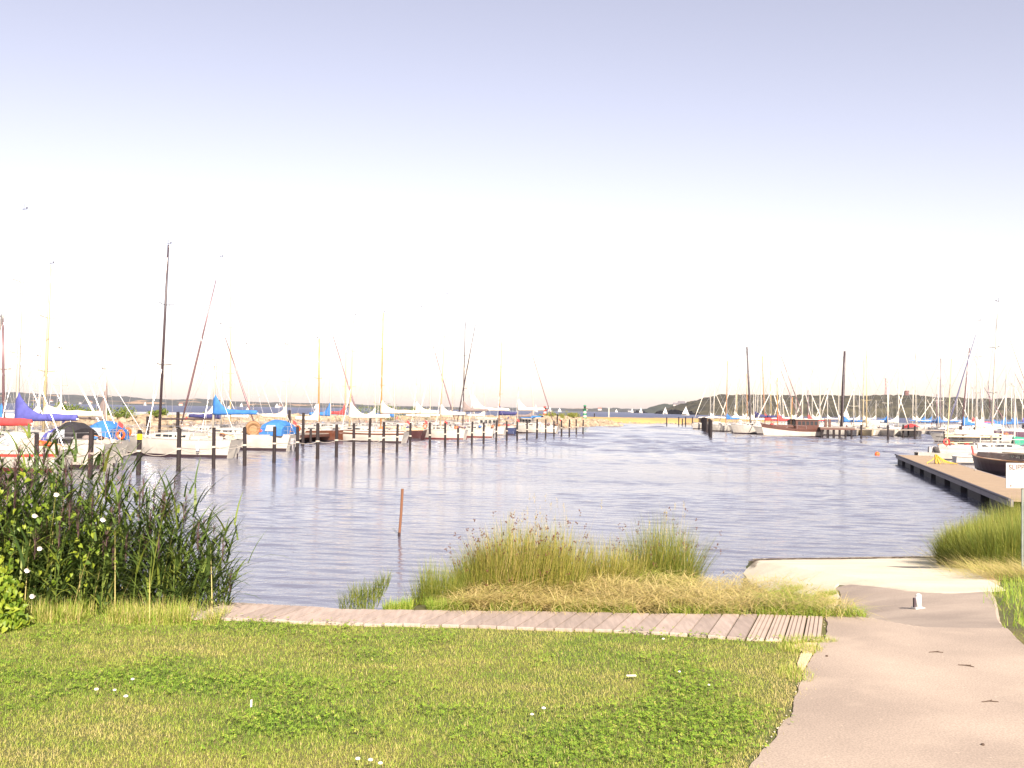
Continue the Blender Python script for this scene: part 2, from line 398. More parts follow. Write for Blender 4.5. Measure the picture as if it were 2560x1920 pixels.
# ================================================================== WATER
def watermat(far):
    m = bpy.data.materials.new('far_bay_water' if far else 'rippled_harbour_water'); m.use_nodes = True; nt = m.node_tree; b = nt.nodes['Principled BSDF']
    ge = nt.nodes.new('ShaderNodeNewGeometry')
    def wav(scale, st, det=3):
        q = nt.nodes.new('ShaderNodeMapping'); q.inputs['Scale'].default_value = st; q.inputs['Rotation'].default_value = (0,0,R(6))
        n = nt.nodes.new('ShaderNodeTexNoise'); n.inputs['Scale'].default_value = scale; n.inputs['Detail'].default_value = det
        nt.links.new(ge.outputs['Position'], q.inputs[0]); nt.links.new(q.outputs[0], n.inputs['Vector']); return n
    a = wav(1.0, (.75, 2.6, 1), 4); c = wav(1.0, (3.4, 9, 1), 3); e = wav(.035, (.45,2.2,1), 4)
    rp = nt.nodes.new('ShaderNodeMapRange'); rp.inputs[1].default_value = .36; rp.inputs[2].default_value = .56; rp.inputs[3].default_value = .35; rp.inputs[4].default_value = 1.0
    nt.links.new(e.outputs['Fac'], rp.inputs[0])
    b1 = nt.nodes.new('ShaderNodeBump'); b1.inputs['Distance'].default_value = .32
    b2 = nt.nodes.new('ShaderNodeBump'); b2.inputs['Distance'].default_value = .09
    for bb, n in ((b1, a), (b2, c)):
        nt.links.new(rp.outputs[0], bb.inputs['Strength']); nt.links.new(n.outputs['Fac'], bb.inputs['Height'])
    nt.links.new(b1.outputs[0], b2.inputs['Normal']); nt.links.new(b2.outputs[0], b.inputs['Normal'])
    b.inputs['Base Color'].default_value = (.055,.065,.12,1) if far else (.11,.113,.15,1); b.inputs['Roughness'].default_value = .42 if far else .10
    if not far:
        b1.inputs['Distance'].default_value = 0.0; b2.inputs['Distance'].default_value = .014
    b.inputs['IOR'].default_value = 1.33
    return m
def seamesh():
    rowsY = [8.6]
    while rowsY[-1] < 420:
        y = rowsY[-1]; rowsY.append(y + max(.075, .13*y*y/3187))
    Yr = np.array(rowsY); nc = 430; u = np.linspace(-.66, .66, nc)
    Yg, Ug = np.meshgrid(Yr, u, indexing='ij'); Xg = Yg*Ug + Ug*3.0
    dY = np.maximum(.075, .13*Yg**2/3187)
    r5 = np.random.default_rng(5); Z = np.zeros_like(Yg)
    patch = fbm(Xg/9+40, Yg/26+7, 4); streak = fbm(Xg/60+3, Yg/9+90, 3)
    calm = .52+.72*smooth(.36,.60,patch)
    calm = calm*(1-.55*smooth(.58,.68,streak))
    N = 60; E = np.zeros_like(Yg); up_ = np.maximum(1.1, 13*dY)
    for i in range(N):
        lam = .24*(34.0)**(i/(N-1))            # 0.24 m .. 8 m
        ang = r5.normal(0,.26 if .35 < lam < 1.0 else .48)+R(87)
        k = 2*math.pi/lam; ph = r5.uniform(0,6.28); q = lam/dY
        w = np.clip((q-1.9)/1.6, 0, 1)*(1-smooth(.75,1.25,lam/up_))
        E += w*w*.5
        Z += w/k*np.sin(k*(Xg*math.cos(ang)+Yg*math.sin(ang))+ph + 3.0*patch)
    Z *= .056/np.sqrt(E+1e-6)
    Z *= calm*(smooth(11,30,Yg)*.3+.7)*(1+1.0*smooth(24,80,Yg))
    edge = np.minimum(1, np.minimum((Yg-8.6)/1.0, (420-Yg)/40)); Z *= np.clip(edge,0,1)*np.clip((.66-np.abs(Ug))/.02,0,1)
    n, m = Yg.shape; ii = np.arange(n*m).reshape(n,m)
    f = np.stack([ii[:-1,:-1], ii[:-1,1:], ii[1:,1:], ii[1:,:-1]], -1).reshape(-1,4)
    o = npmesh('water', np.stack([Xg,Yg,Z],-1).reshape(-1,3), f, [watermat(False)], smooth=True)
    yl = float(Yr[-1]); xl = lambda y: .66*(y+3.0)
    wb = MB(); 
    wb.add([(-9000,8.6,0),(-xl(8.6),8.6,0),(-xl(yl),yl,0),(-9000,yl,0)], [(0,1,2,3)])
    wb.add([(xl(8.6),8.6,0),(9000,8.6,0),(9000,yl,0),(xl(yl),yl,0)], [(0,1,2,3)])
    wb.add([(-9000,yl,0),(9000,yl,0),(9000,12000,0),(-9000,12000,0)], [(0,1,2,3)])
    q = wb.build('water', watermat(True)); tag(q, kind='structure'); tag(o, kind='structure')
seamesh()
sb_ = MB(); sb_.add([(-9000,-900,-2.2),(9000,-900,-2.2),(9000,12500,-2.2),(-9000,12500,-2.2)], [(0,1,2,3)])
tag(sb_.build('seabed', mat('seabed_mud', (.06,.055,.045), .9)), kind='structure')

# ================================================================== FAR COASTS
def hillmat(name, c1, c2, c3, sc, fields):
    m = bpy.data.materials.new(name); m.use_nodes = True; nt = m.node_tree; b = nt.nodes['Principled BSDF']
    ge = nt.nodes.new('ShaderNodeNewGeometry')
    n1 = nt.nodes.new('ShaderNodeTexNoise'); n1.inputs['Scale'].default_value = sc; n1.inputs['Detail'].default_value = 8
    mp = nt.nodes.new('ShaderNodeMapping'); mp.inputs['Scale'].default_value = (.5,.5,5); nt.links.new(ge.outputs['Position'], mp.inputs[0])
    n2 = nt.nodes.new('ShaderNodeTexNoise'); n2.inputs['Scale'].default_value = .012; n2.inputs['Detail'].default_value = 3; nt.links.new(mp.outputs[0], n2.inputs['Vector'])
    nt.links.new(ge.outputs['Position'], n1.inputs['Vector'])
    r1 = nt.nodes.new('ShaderNodeValToRGB'); r1.color_ramp.elements[0].color = (*c1,1); r1.color_ramp.elements[1].color = (*c2,1)
    r1.color_ramp.elements[0].position = .38; r1.color_ramp.elements[1].position = .62
    r2 = nt.nodes.new('ShaderNodeValToRGB'); r2.color_ramp.interpolation = 'LINEAR'; r2.color_ramp.elements[0].position = fields; r2.color_ramp.elements[1].position = fields+.02
    r2.color_ramp.elements[0].color = (0,0,0,1); r2.color_ramp.elements[1].color = (1,1,1,1)
    nt.links.new(n1.outputs['Fac'], r1.inputs[0]); nt.links.new(n2.outputs['Fac'], r2.inputs[0])
    mx = nt.nodes.new('ShaderNodeMix'); mx.data_type = 'RGBA'; nt.links.new(r2.outputs[0], mx.inputs[0]); nt.links.new(r1.outputs[0], mx.inputs[6]); mx.inputs[7].default_value = (*c3, 1)
    nt.links.new(mx.outputs[2], b.inputs['Base Color']); b.inputs['Roughness'].default_value = 1.0; b.inputs['Specular IOR Level'].default_value = .1
    return m
def ridge(name, tops, D, depth, m, nxs=420, rough=3.0, cell=18.0, xpad=(0,0)):
    px = np.array([t[0] for t in tops], float); py = np.array([t[1] for t in tops], float)
    Yr = D + depth*.55
    wx = np.array([atY(a, b_, Yr).x for a, b_ in tops]); wz = np.array([atY(a, b_, Yr).z for a, b_ in tops])
    X = np.linspace(wx[0]-xpad[0], wx[-1]+xpad[1], nxs); top = np.interp(X, wx, wz)
    prof = [(0,0),(.02,.28),(.10,.50),(.20,.68),(.32,.84),(.44,.95),(.55,1.0),(.7,.95),(.85,.7),(1,0)]
    K = 26; vs = []
    for j in range(K):
        s = j/(K-1); h = np.interp(s, [p[0] for p in prof], [p[1] for p in prof])
        Y = D + depth*s + 14*(fbm(X/140, X*0+9)-.5)
        nz = (fbm(X/cell, np.full(nxs, Y.mean()/cell), 4)-.5)*2
        z = top*h + (nz*rough*(1 if 0 < j < K-1 else 0)) + (0 if j else -1.5)
        vs.append(np.stack([X, Y, np.maximum(z, -1.5 if j in (0,K-1) else .2)], 1))
    vs = np.concatenate(vs); ii = np.arange(K*nxs).reshape(K, nxs)
    f = np.stack([ii[:-1,:-1], ii[:-1,1:], ii[1:,1:], ii[1:,:-1]], -1).reshape(-1, 4)
    return npmesh(name, vs, f, [m], smooth=True)
far_tops = [(-500,984),(-200,980),(0,982),(27,983),(55,981),(76,986),(120,987),(160,986),(181,987),(208,990),(231,991),(262,989),(282,993),(304,991),(322,994),(335,997),(380,998),(402,998),(450,1000),(461,1001),(477,998),(495,996),(517,999),(535,1002),(547,1000),(562,1003),(600,1004),(640,1006),(710,1007),(740,1008),(810,1008),(856,1009),(885,1011),(897,1013),(957,1015),(1047,1017),(1102,1018),(1185,1020),(1266,1019),(1340,1021),(1396,1021),(1478,1022),(1494,1020),(1505,1019),(1516,1021),(1530,1019),(1541,1022),(1612,1023),(1700,1026),(1900,1029)]
tag(ridge('far_coast', far_tops, 3600, 900, hillmat('hazy_far_coast', (.03,.035,.035), (.06,.065,.05), (.30,.20,.12), .02, .61), 700, 4.0, 60), kind='structure')
tag(ridge('middle_coast', [(1598,1027),(1612,1023),(1639,1015),(1657,1011),(1675,1013),(1693,1011),(1711,1012),(1760,1014),(1860,1016)], 2100, 260, hillmat('hazy_middle_coast', (.03,.04,.035), (.055,.065,.045), (.3,.25,.2), .03, .75), 260, 5, 26), kind='structure')
tag(ridge('wooded_hill', [(1680,1024),(1711,1012),(1747,1002),(1775,993),(1811,987),(1842,989),(1860,987),(1925,988),(2018,988),(2112,990),(2160,990),(2194,988),(2225,988),(2256,991),(2277,987),(2298,993),(2330,995),(2360,994),(2374,994),(2391,997),(2474,998),(2560,998),(2700,1002),(3000,1004),(3400,1012)], 1250, 420,
    hillmat('beech_wood_slope', (.028,.028,.018), (.075,.068,.040), (.08,.07,.045), .06, .9), 900, 3.4, 9.5), kind='structure')

def far_house(px, D, w, h, wallm, roofm, label, z0=0.0, py=None):
    p = atY(px, 1040, D); p.z = z0
    if py: p.z = atY(px, py, D).z
    e = empty('house', p, R(random.uniform(-25,25)), label, 'house', 'houses on the far shore')
    mb = MB(); mb.box((0,0,h/2), (w, w*.7, h)); mb.build('wall', wallm, e)
    rb = MB(); rb.add([(-w*.55,-w*.4,h),(w*.55,-w*.4,h),(w*.55,w*.4,h),(-w*.55,w*.4,h),(-w*.5,0,h+w*.35),(w*.5,0,h+w*.35)], [(0,1,5,4),(2,3,4,5),(1,2,5),(3,0,4),(3,2,1,0)]); rb.build('roof', roofm, e)
HW = mat('white_render', (.45,.40,.36), .8); HR = mat('red_tile', (.22,.10,.07), .8); HT = mat('sand_coloured_render', (.6,.42,.3), .8); HG = mat('grey_slate', (.14,.13,.14), .7)
for i, (px, py, w, h, wm, rm, lb) in enumerate([
    (128,1003,16,8,HW,HR,'white house on the far shore just right of the nearest tall pale mast'),
    (163,1006,12,7,HT,HR,'sand-coloured house low on the far shore near the left edge'),
    (200,1008,14,8,HW,HG,'white shore house with a grey roof left of the dark headland'),
    (226,1006,16,9,HT,HR,'tan house with a red roof at the foot of the left headland'),
    (452,1012,22,10,HT,HR,'wide tan house on the far shore right of the tall dark mast'),
    (700,1017,20,9,HW,HR,'white house with a red roof on the low far shore'),
    (1465,1024,18,8,HW,HR,'white house behind the green and white beacon'),
    (1499,1024,22,10,HW,HR,'large white house on the far shore right of the green beacon'),
    (1573,1028,14,7,HW,HG,'small white house on the far shore left of the middle headland')]):
    far_house(px, 3580, w*.6, h*.6, wm, rm, lb, py=py+2)
for px, py, w, lb in ((1690,1020,12,'left white house on the saddle between the two wooded headlands'),(1703,1017,14,'right white house on the saddle between the two wooded headlands')):
    far_house(px, 2080, w, 7, HW, HG, lb, py=py)

# brick tower and radio mast on the wooded hill
p = atY(2266, 1010, 1480); e = empty('water_tower', (p.x, 1480, 8), 0, 'square brick tower standing above the trees of the wooded hill', 'tower')
zt_top = atY(2266, 978, 1480).z
mb = MB(); mb.box((0,0,(zt_top-8)/2), (5.2,5.2,zt_top-8)); mb.build('wall', mat('old_brick', (.16,.07,.06), .9), e)
mb = MB(); mb.box((0,0,zt_top-8+.4), (6,6,.8)); mb.build('parapet', mat('dark_brick', (.10,.05,.05), .9), e)
for k in (-1.2,1.2):
    mb = MB(); mb.box((k,-2.62,zt_top-8-4), (.8,.06,1.8)); mb.build('window', GLASS, e)
p = atY(2214, 1000, 1500); ztm = atY(2214, 945, 1500).z
e = empty('radio_mast', (p.x, 1500, 5), 0, 'thin red and white radio mast with two platforms rising behind the wooded hill', 'mast')
mb = MB(); H_ = ztm-5
for sx, sy in ((-1,-1),(1,-1),(1,1),(-1,1)): mb.tube([(sx*1.5,sy*1.5,0),(sx*.45,sy*.45,H_)], .16, 5)
for k in range(9):
    z = H_*k/9; w = 1.5-1.05*z/H_; w2 = 1.5-1.05*(z+H_/9)/H_
    for q in range(4):
        a = [(-1,-1),(1,-1),(1,1),(-1,1)][q]; b_ = [(1,-1),(1,1),(-1,1),(-1,-1)][q]
        mb.tube([(a[0]*w,a[1]*w,z),(b_[0]*w2,b_[1]*w2,z+H_/9)], .1, 4)
mb.build('lattice', mat('faded_red_steel', (.45,.2,.2), .6), e)
for zz, w in ((H_-.5,5.0),(H_-4,3.6)):
    mb = MB(); mb.tube([(0,0,zz-.3),(0,0,zz+.3)], w/2, 12); mb.build('platform', STEEL, e)

# ================================================================== BREAKWATER, SPIT
BW0 = Vector((-120, -28+0, 0)); BW1 = Vector((19.5, 213, 0))
bwd = Vector((0.484, 0.875, 0)); BW0 = BW1 - bwd*190
bwn = Vector((-bwd.y, bwd.x, 0))
ROCK = mat('pale_boulder', (.36,.28,.19), .9, .3, 1.3, bump=.5)
def rocks(name, n, pos):
    base = []
    # a low rough boulder: deformed octahedral ball of 18 faces
    vs, fs = [], []
    ico = []; 
    t = (1+5**.5)/2
    iv = np.array([(-1,t,0),(1,t,0),(-1,-t,0),(1,-t,0),(0,-1,t),(0,1,t),(0,-1,-t),(0,1,-t),(t,0,-1),(t,0,1),(-t,0,-1),(-t,0,1)])/1.9
    it = np.array([(0,11,5),(0,5,1),(0,1,7),(0,7,10),(0,10,11),(1,5,9),(5,11,4),(11,10,2),(10,7,6),(7,1,8),(3,9,4),(3,4,2),(3,2,6),(3,6,8),(3,8,9),(4,9,5),(2,4,11),(6,2,10),(8,6,7),(9,8,1)])
    V = []; Fc = []
    for i in range(n):
        c, s = pos(i); q = iv*(1+rng.uniform(-.28,.28,(12,1)))*np.array([s*rng.uniform(.8,1.3), s*rng.uniform(.8,1.2), s*rng.uniform(.6,.9)])
        a = rng.uniform(0,6.28); ca, sa = math.cos(a), math.sin(a); q = np.stack([q[:,0]*ca-q[:,1]*sa, q[:,0]*sa+q[:,1]*ca, q[:,2]], 1)
        V.append(q+np.array(c)); Fc.append(it+12*i)
    return npmesh(name, np.concatenate(V), np.concatenate(Fc), [ROCK])
def bwpos(i):
    s = rng.uniform(0,1)**.9; t = 190*s; w = rng.uniform(-4.6,4.6)
    taper = 1 - .35*(s > .93)
    z = 1.75*(1-(abs(w)/4.8)**1.6)*taper - .1
    p = BW0 + bwd*t + bwn*w
    return (p.x, p.y, z+rng.uniform(-.1,.15)), rng.uniform(.32,.75)
bwe = empty('breakwater', BW0, 0, 'long breakwater of pale boulders behind the left-hand boats, grass along its crest', 'breakwater')
ro = rocks('boulders', 5200, bwpos); ro.parent = bwe; ro.location = -BW0; ro['kind'] = 'stuff'
mb = MB(); rings = []
for k in range(41):
    t = 190*k/40; c = BW0 + bwd*t; cr = 1.5*(1 if k < 38 else .7)
    rings.append([c + bwn*w + Vector((0,0,z)) - BW0 for w, z in ((-4.6,-1.5),(-3.9,-.2),(-1.6,cr-.1),(0,cr+.15),(1.6,cr-.1),(3.9,-.2),(4.6,-1.5))])
mb.loft(rings); mb.build('core', mat('rubble_core', (.30,.24,.16), .95, .2, 1.5), bwe)
# far grass on the crest of the breakwater
LUSH = [(0.0,(.115,.215,.022)),(.30,(.18,.31,.03)),(.5,(.27,.36,.045)),(.72,(.40,.41,.09)),(1.0,(.60,.48,.23))]
LEAFG = leafmat('grass_blades', LUSH, .6, .35)
RUSH = leafmat('rush_blades', [(0,(.07,.115,.018)),(.3,(.14,.19,.03)),(.55,(.24,.25,.045)),(.75,(.36,.31,.08)),(1,(.56,.44,.21))], .6, .3)
n = 30000; t = rng.uniform(0,176,n); w = rng.normal(0,.9,n)+1.2
base = np.stack([BW0.x+bwd.x*t+bwn.x*w, BW0.y+bwd.y*t+bwn.y*w, np.full(n,1.35)], 1)
dens = fbm(t/7, w*0+4); keep = dens > .36; base = base[keep]; n = len(base)
v = blades(base, rng.uniform(0,6.28,n), rng.uniform(.4,.9,n), np.full(n,.09), rng.uniform(.1,.6,n), np.clip(.72+rng.normal(0,.14,n),0,1), seg=2)
tag(npmesh('dry_grass', v[0], v[1], [LEAFG], v[2]), 'tall dry yellow grass growing along the crest of the boulder breakwater', 'grass', kind='stuff')

def bush(px, Yd, h, w, label, seed, zb=1.3, rcol=(.2,.5), nl=1500, name='bush', leaf=.13, group='bushes along the breakwater'):
    r2 = np.random.default_rng(seed); X = atY(px, 1030, Yd).x
    e = empty(name, (X, Yd, zb), 0, label, 'bush', group)
    k = 9; cl = np.stack([r2.normal(0,w*.28,k), r2.normal(0,w*.28,k), r2.uniform(.3,.85,k)*h], 1); cs = r2.uniform(.16,.30,k)*w
    ci = r2.integers(0,k,nl); d = r2.normal(size=(nl,3)); d /= np.linalg.norm(d,axis=1)[:,None]
    pos = cl[ci] + d*(cs[ci]*r2.uniform(.5,1.15,nl))[:,None]*np.array([1,1,.9]); pos[:,2] = np.abs(pos[:,2])
    a = r2.normal(size=(nl,3)); a /= np.linalg.norm(a,axis=1)[:,None]; b_ = np.cross(a, r2.normal(size=(nl,3))); b_ /= np.linalg.norm(b_,axis=1)[:,None]
    s = leaf*r2.uniform(.6,1.3,nl)[:,None]
    V = np.stack([pos-a*s, pos+b_*s*.5, pos+a*s, pos-b_*s*.5], 1).reshape(-1,3)
    f = np.arange(nl*4).reshape(nl,4)
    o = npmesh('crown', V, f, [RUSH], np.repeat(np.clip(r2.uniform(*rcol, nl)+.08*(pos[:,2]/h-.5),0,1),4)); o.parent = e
    mb = MB()
    for q in range(5): mb.tube([(r2.normal(0,.05),r2.normal(0,.05),-.2), tuple(cl[q]*.5), tuple(cl[q])], [.05,.03,.01], 5)
    mb.build('stem', mat('bark', (.10,.07,.05), .9), e)
def bwY(px):   # where the breakwater crest stands in that image column
    f = lambda t: project(BW0 + bwd*t + Vector((0,0,1.4)))[0] - px
    t = bisect(f, 35, 189.9); return (BW0+bwd*t).y
for i, (px, h, w, lb) in enumerate([(130,1.5,4,'wide green bush on the breakwater behind the violet sail cover'),(168,1.9,2.4,'dark bush on the breakwater left of the cream boom cover'),
    (240,1.2,2.6,'low bush on the breakwater right of the grey-brown canvas'),(292,1.3,3,'green bush on the breakwater above the yellow-banded pile'),(388,1.4,2.2,'dark green bush on the breakwater just left of the tall black mast'),
    (520,1.0,2.4,'small bush on the breakwater left of the blue sail cover'),(942,2.2,5,'dark bush on the breakwater just left of the spruce mast'),
    (1036,1.8,4,'bush on the breakwater behind the pale furled sails'),(1371,1.15,2.6,'yellow-green bush hiding the foot of the red and white beacon'),
    (1387,1.5,2.4,'yellow-green bush right of the red and white beacon'),(1418,1.3,3.0,'round yellow-green bush midway between the two beacons'),(1434,1.2,2.6,'low yellow-green bush left of the green and white beacon')]):
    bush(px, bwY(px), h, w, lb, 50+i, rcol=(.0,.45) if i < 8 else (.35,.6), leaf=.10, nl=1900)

# golden spit beyond the harbour mouth
def spit():
    Yn = 268; pts = []
    xa = atY(1380,1050,Yn).x; xb = atY(1990,1050,Yn).x; X = np.linspace(xa, xb, 120)
    prof = [(0,-.8),(1,-.05),(1.6,.45),(5,1.15),(14,1.5),(24,1.2),(30,.3),(33,-.8)]
    vs = []
    for dy, z in prof:
        vs.append(np.stack([X, Yn+dy+1.5*(fbm(X/6,X*0+dy)-.5), z*np.minimum(1,(.15+np.minimum(X-xa,xb-X)/6)) + .22*(fbm(X/3,X*0+dy*3)-.5)], 1))
    vs = np.concatenate(vs); ii = np.arange(len(prof)*120).reshape(len(prof),120)
    f = np.stack([ii[:-1,:-1], ii[:-1,1:], ii[1:,1:], ii[1:,:-1]], -1).reshape(-1,4)
    tag(npmesh('sand_spit', vs, f, [mat('golden_beach_grass', (.42,.27,.10), .95, .2, .6, col2=(.30,.21,.07), stretch=(.4,1,1))], smooth=True), kind='structure')
    def pos(i):
        x = rng.uniform(xa+2, xb-2); return (x, Yn+rng.uniform(.2,2.2), rng.uniform(0,.25)), rng.uniform(.15,.4)
    tag(rocks('shore_stones', 260, pos), 'dark stones strewn along the water line of the golden spit', 'stones', kind='stuff')
spit()

# beacons
def beacon(px, Y, topy, z0, colm, label):
    p = atY(px, 1030, Y); ht = atY(px, topy, Y).z - z0
    e = empty('harbour_beacon', (p.x, Y, z0), 0, label, 'beacon')
    mb = MB(); mb.box((0,0,.1), (1.5,1.5,.5)); mb.build('base', mat('beacon_concrete', (.4,.36,.3), .9), e)
    b = ht*.72
    for k in range(5):
        z0_, z1 = .3 + (b-.3)*k/5, .3 + (b-.3)*(k+1)/5; mb = MB()
        mb.tube([(0,0,z0_),(0,0,z1)], [.46-.03*k,.46-.03*(k+1)], 14); mb.build('band', colm if k % 2 == 0 else WHITE, e)
    mb = MB(); mb.tube([(0,0,b),(0,0,b+.1)], .6, 14); mb.build('gallery', colm, e)
    mb = MB(); mb.tube([(0,0,b+.1),(0,0,ht-.3)], .24, 10); mb.build('lantern', GLASS, e)
    mb = MB(); mb.tube([(0,0,ht-.3),(0,0,ht-.1),(0,0,ht)], [.36,.26,.03], 12); mb.build('cap', colm, e)
GREENP = mat('green_paint', (.01,.17,.07), .5)
beacon(1462, 210, 1012, 1.1, GREENP, 'green and white banded harbour beacon on the end of the breakwater')
beacon(1362, 228, 1015, 1.0, REDP, 'red and white banded harbour beacon behind yellow-green bushes')

# ================================================================== BOATS
def hull_shape(L, B, fb, transom=.46, over=.08, sheer=.25):
    N = 15; st = []
    for i in range(N):
        t = i/(N-1)
        if t < .42: k = transom + (1-transom)*math.sin(math.pi/2*t/.42)
        else: k = math.cos(math.pi/2*((t-.42)/.58)**1.35)
        k = max(k, .012)
        s = fb*(1 + sheer*max(0,(t-.3)/.7)**2 + .06*max(0,(.3-t)/.3)**2)
        st.append((t, k*B/2, s))
    return st
def hull_parts(e, L, B, fb, hm, bm, sm, transom=.46, over=.08, sheer=.25, deckm=None, rail=None, wide=False):
    st = hull_shape(L, B, fb, transom, over, sheer)
    rings = []
    for (t, hb, s) in st:
        xs_ = t*L; xw = L*(over*.5) + t*L*(1-over*1.5); half = []
        for z, k in ((-.4,.35),(-.05,.86),(.19,.89),(.5*s,.955),(.72*s,.985),(.86*s,.995),(s,1.0)):
            q = max(0, min(1, z/s)); x = xw + (xs_-xw)*q; half.append((x, hb*k, z))
        rings.append([(x, -y, z) for x, y, z in half[::-1]] + [(x, y, z) for x, y, z in half])
    mb = MB(); n = len(rings[0]); vs = [v for r_ in rings for v in r_]; rowm = [0,2,0,0,0,1,1,1,0,0,0,2,0]
    for i in range(len(rings)-1):
        for k in range(n-1):
            mi = rowm[k]; mb.add([vs[i*n+k], vs[i*n+k+1], vs[(i+1)*n+k+1], vs[(i+1)*n+k]], [(0,1,2,3)], mi)
    mb.add(rings[0], [tuple(range(n))[::-1]], 0)
    # sheer stripe sits on the second row from the top
    stripe = {0: 0, 2: 2}
    for j in range(len(mb.m)): pass
    rows = []
    k = 0
    for i in range(len(rings)-1):
        for q in range(n-1):
            rows.append(2 if (sm is not None and q in ((0,1,n-3,n-2) if wide else (1, n-3))) else (1 if q in (4,5,6,7,8) else 0))
    rows.append(0); mb.m = rows
    mb.build('hull', [hm, bm, sm or hm], e, smooth=False)
    mb = MB()
    for i in range(len(st)-1):
        (t0,h0,s0),(t1,h1,s1) = st[i], st[i+1]
        a = [(t0*L,-h0*.985,s0-.03),(t0*L,0,s0+.05),(t0*L,h0*.985,s0-.03)]; b_ = [(t1*L,-h1*.985,s1-.03),(t1*L,0,s1+.05*(h1/B*2)),(t1*L,h1*.985,s1-.03)]
        mb.add(a+b_, [(0,1,4,3),(1,2,5,4)])
    mb.build('deck', deckm or DECK, e)
    mb = MB()
    for sg in (-1,1): mb.tube([(t*L, sg*hb*.98, s+.02) for t, hb, s in st], .035, 5)
    mb.build('toe_rail', rail or STEEL, e)
    return st
def sheer_at(st, L, x):
    t = x/L; return float(np.interp(t, [q[0] for q in st], [q[2] for q in st])), float(np.interp(t, [q[0] for q in st], [q[1] for q in st]))
def cover(e, p0, p1, m, h0=.55, r0=.17, r1=.09, name='sail_cover', lumps=3.0):
    """sail furled on a boom under canvas: a sausage that climbs the mast at its front end"""
    p0 = Vector(p0); p1 = Vector(p1); rings = []; n = 12
    ph = random.uniform(0,6)
    for i in range(15):
        s = i/14; c = p0.lerp(p1, s); up = h0*max(0,(1-s/.42))**2.2 + (r0*(1-s)+r1*s)*(1+.10*math.sin(s*17+ph)); dn = (r0*(1-s)+r1*s)*.75; wd = (r0*(1-s)+r1*s)*.62*(1+.08*math.sin(s*23+ph))
        ring = []
        for k in range(n):
            a = 2*math.pi*k/n; sn = math.sin(a)
            ring.append((c.x, c.y + wd*math.cos(a)*(1 if sn < 0 else (1-.4*sn)), c.z + (up*sn if sn > 0 else dn*sn)))
        rings.append(ring)
    mb = MB(); mb.loft(rings); return mb.build(name, m, e, smooth=True)
def hood(e, x0, x1, w, z0, h, m, name, win=True, back=.25):
    rings = []; prof = [(0,.35),(.12,.8),(.3,1.0),(.75,1.0),(1.0,.15)]
    for s, k in prof[::-1]:
        s = 1-s if False else s
    for s, k in ((0,.72),(.25,.96),(.55,1.0),(.82,.78),(1.0,.18)):
        x = x0 + (x1-x0)*s; ring = []
        for j in range(9):
            a = math.pi*j/8; ring.append((x, w/2*math.cos(a)*(1-.1*(1-k)), z0 + max(0,math.sin(a))**.6*h*k))
        rings.append(ring)
    mb = MB(); mb.loft(rings, closed=False); nb = len(rings[0]); mb.add(rings[0], [tuple(range(nb))]); o = mb.build(name, m, e)
    if win:
        for sg in (-1,1):
            wb_ = MB(); wb_.add([(x0+(x1-x0)*.2, sg*(w/2+.012), z0+h*.28),(x0+(x1-x0)*.6, sg*(w/2+.012), z0+h*.28),(x0+(x1-x0)*.56, sg*(w/2*.93+.012), z0+h*.66),(x0+(x1-x0)*.24, sg*(w/2*.93+.012), z0+h*.66)], [(0,1,2,3)])
            wb_.build('window', mat('clear_vinyl', (.35,.38,.42), .15, .1, 4), o)
    return o

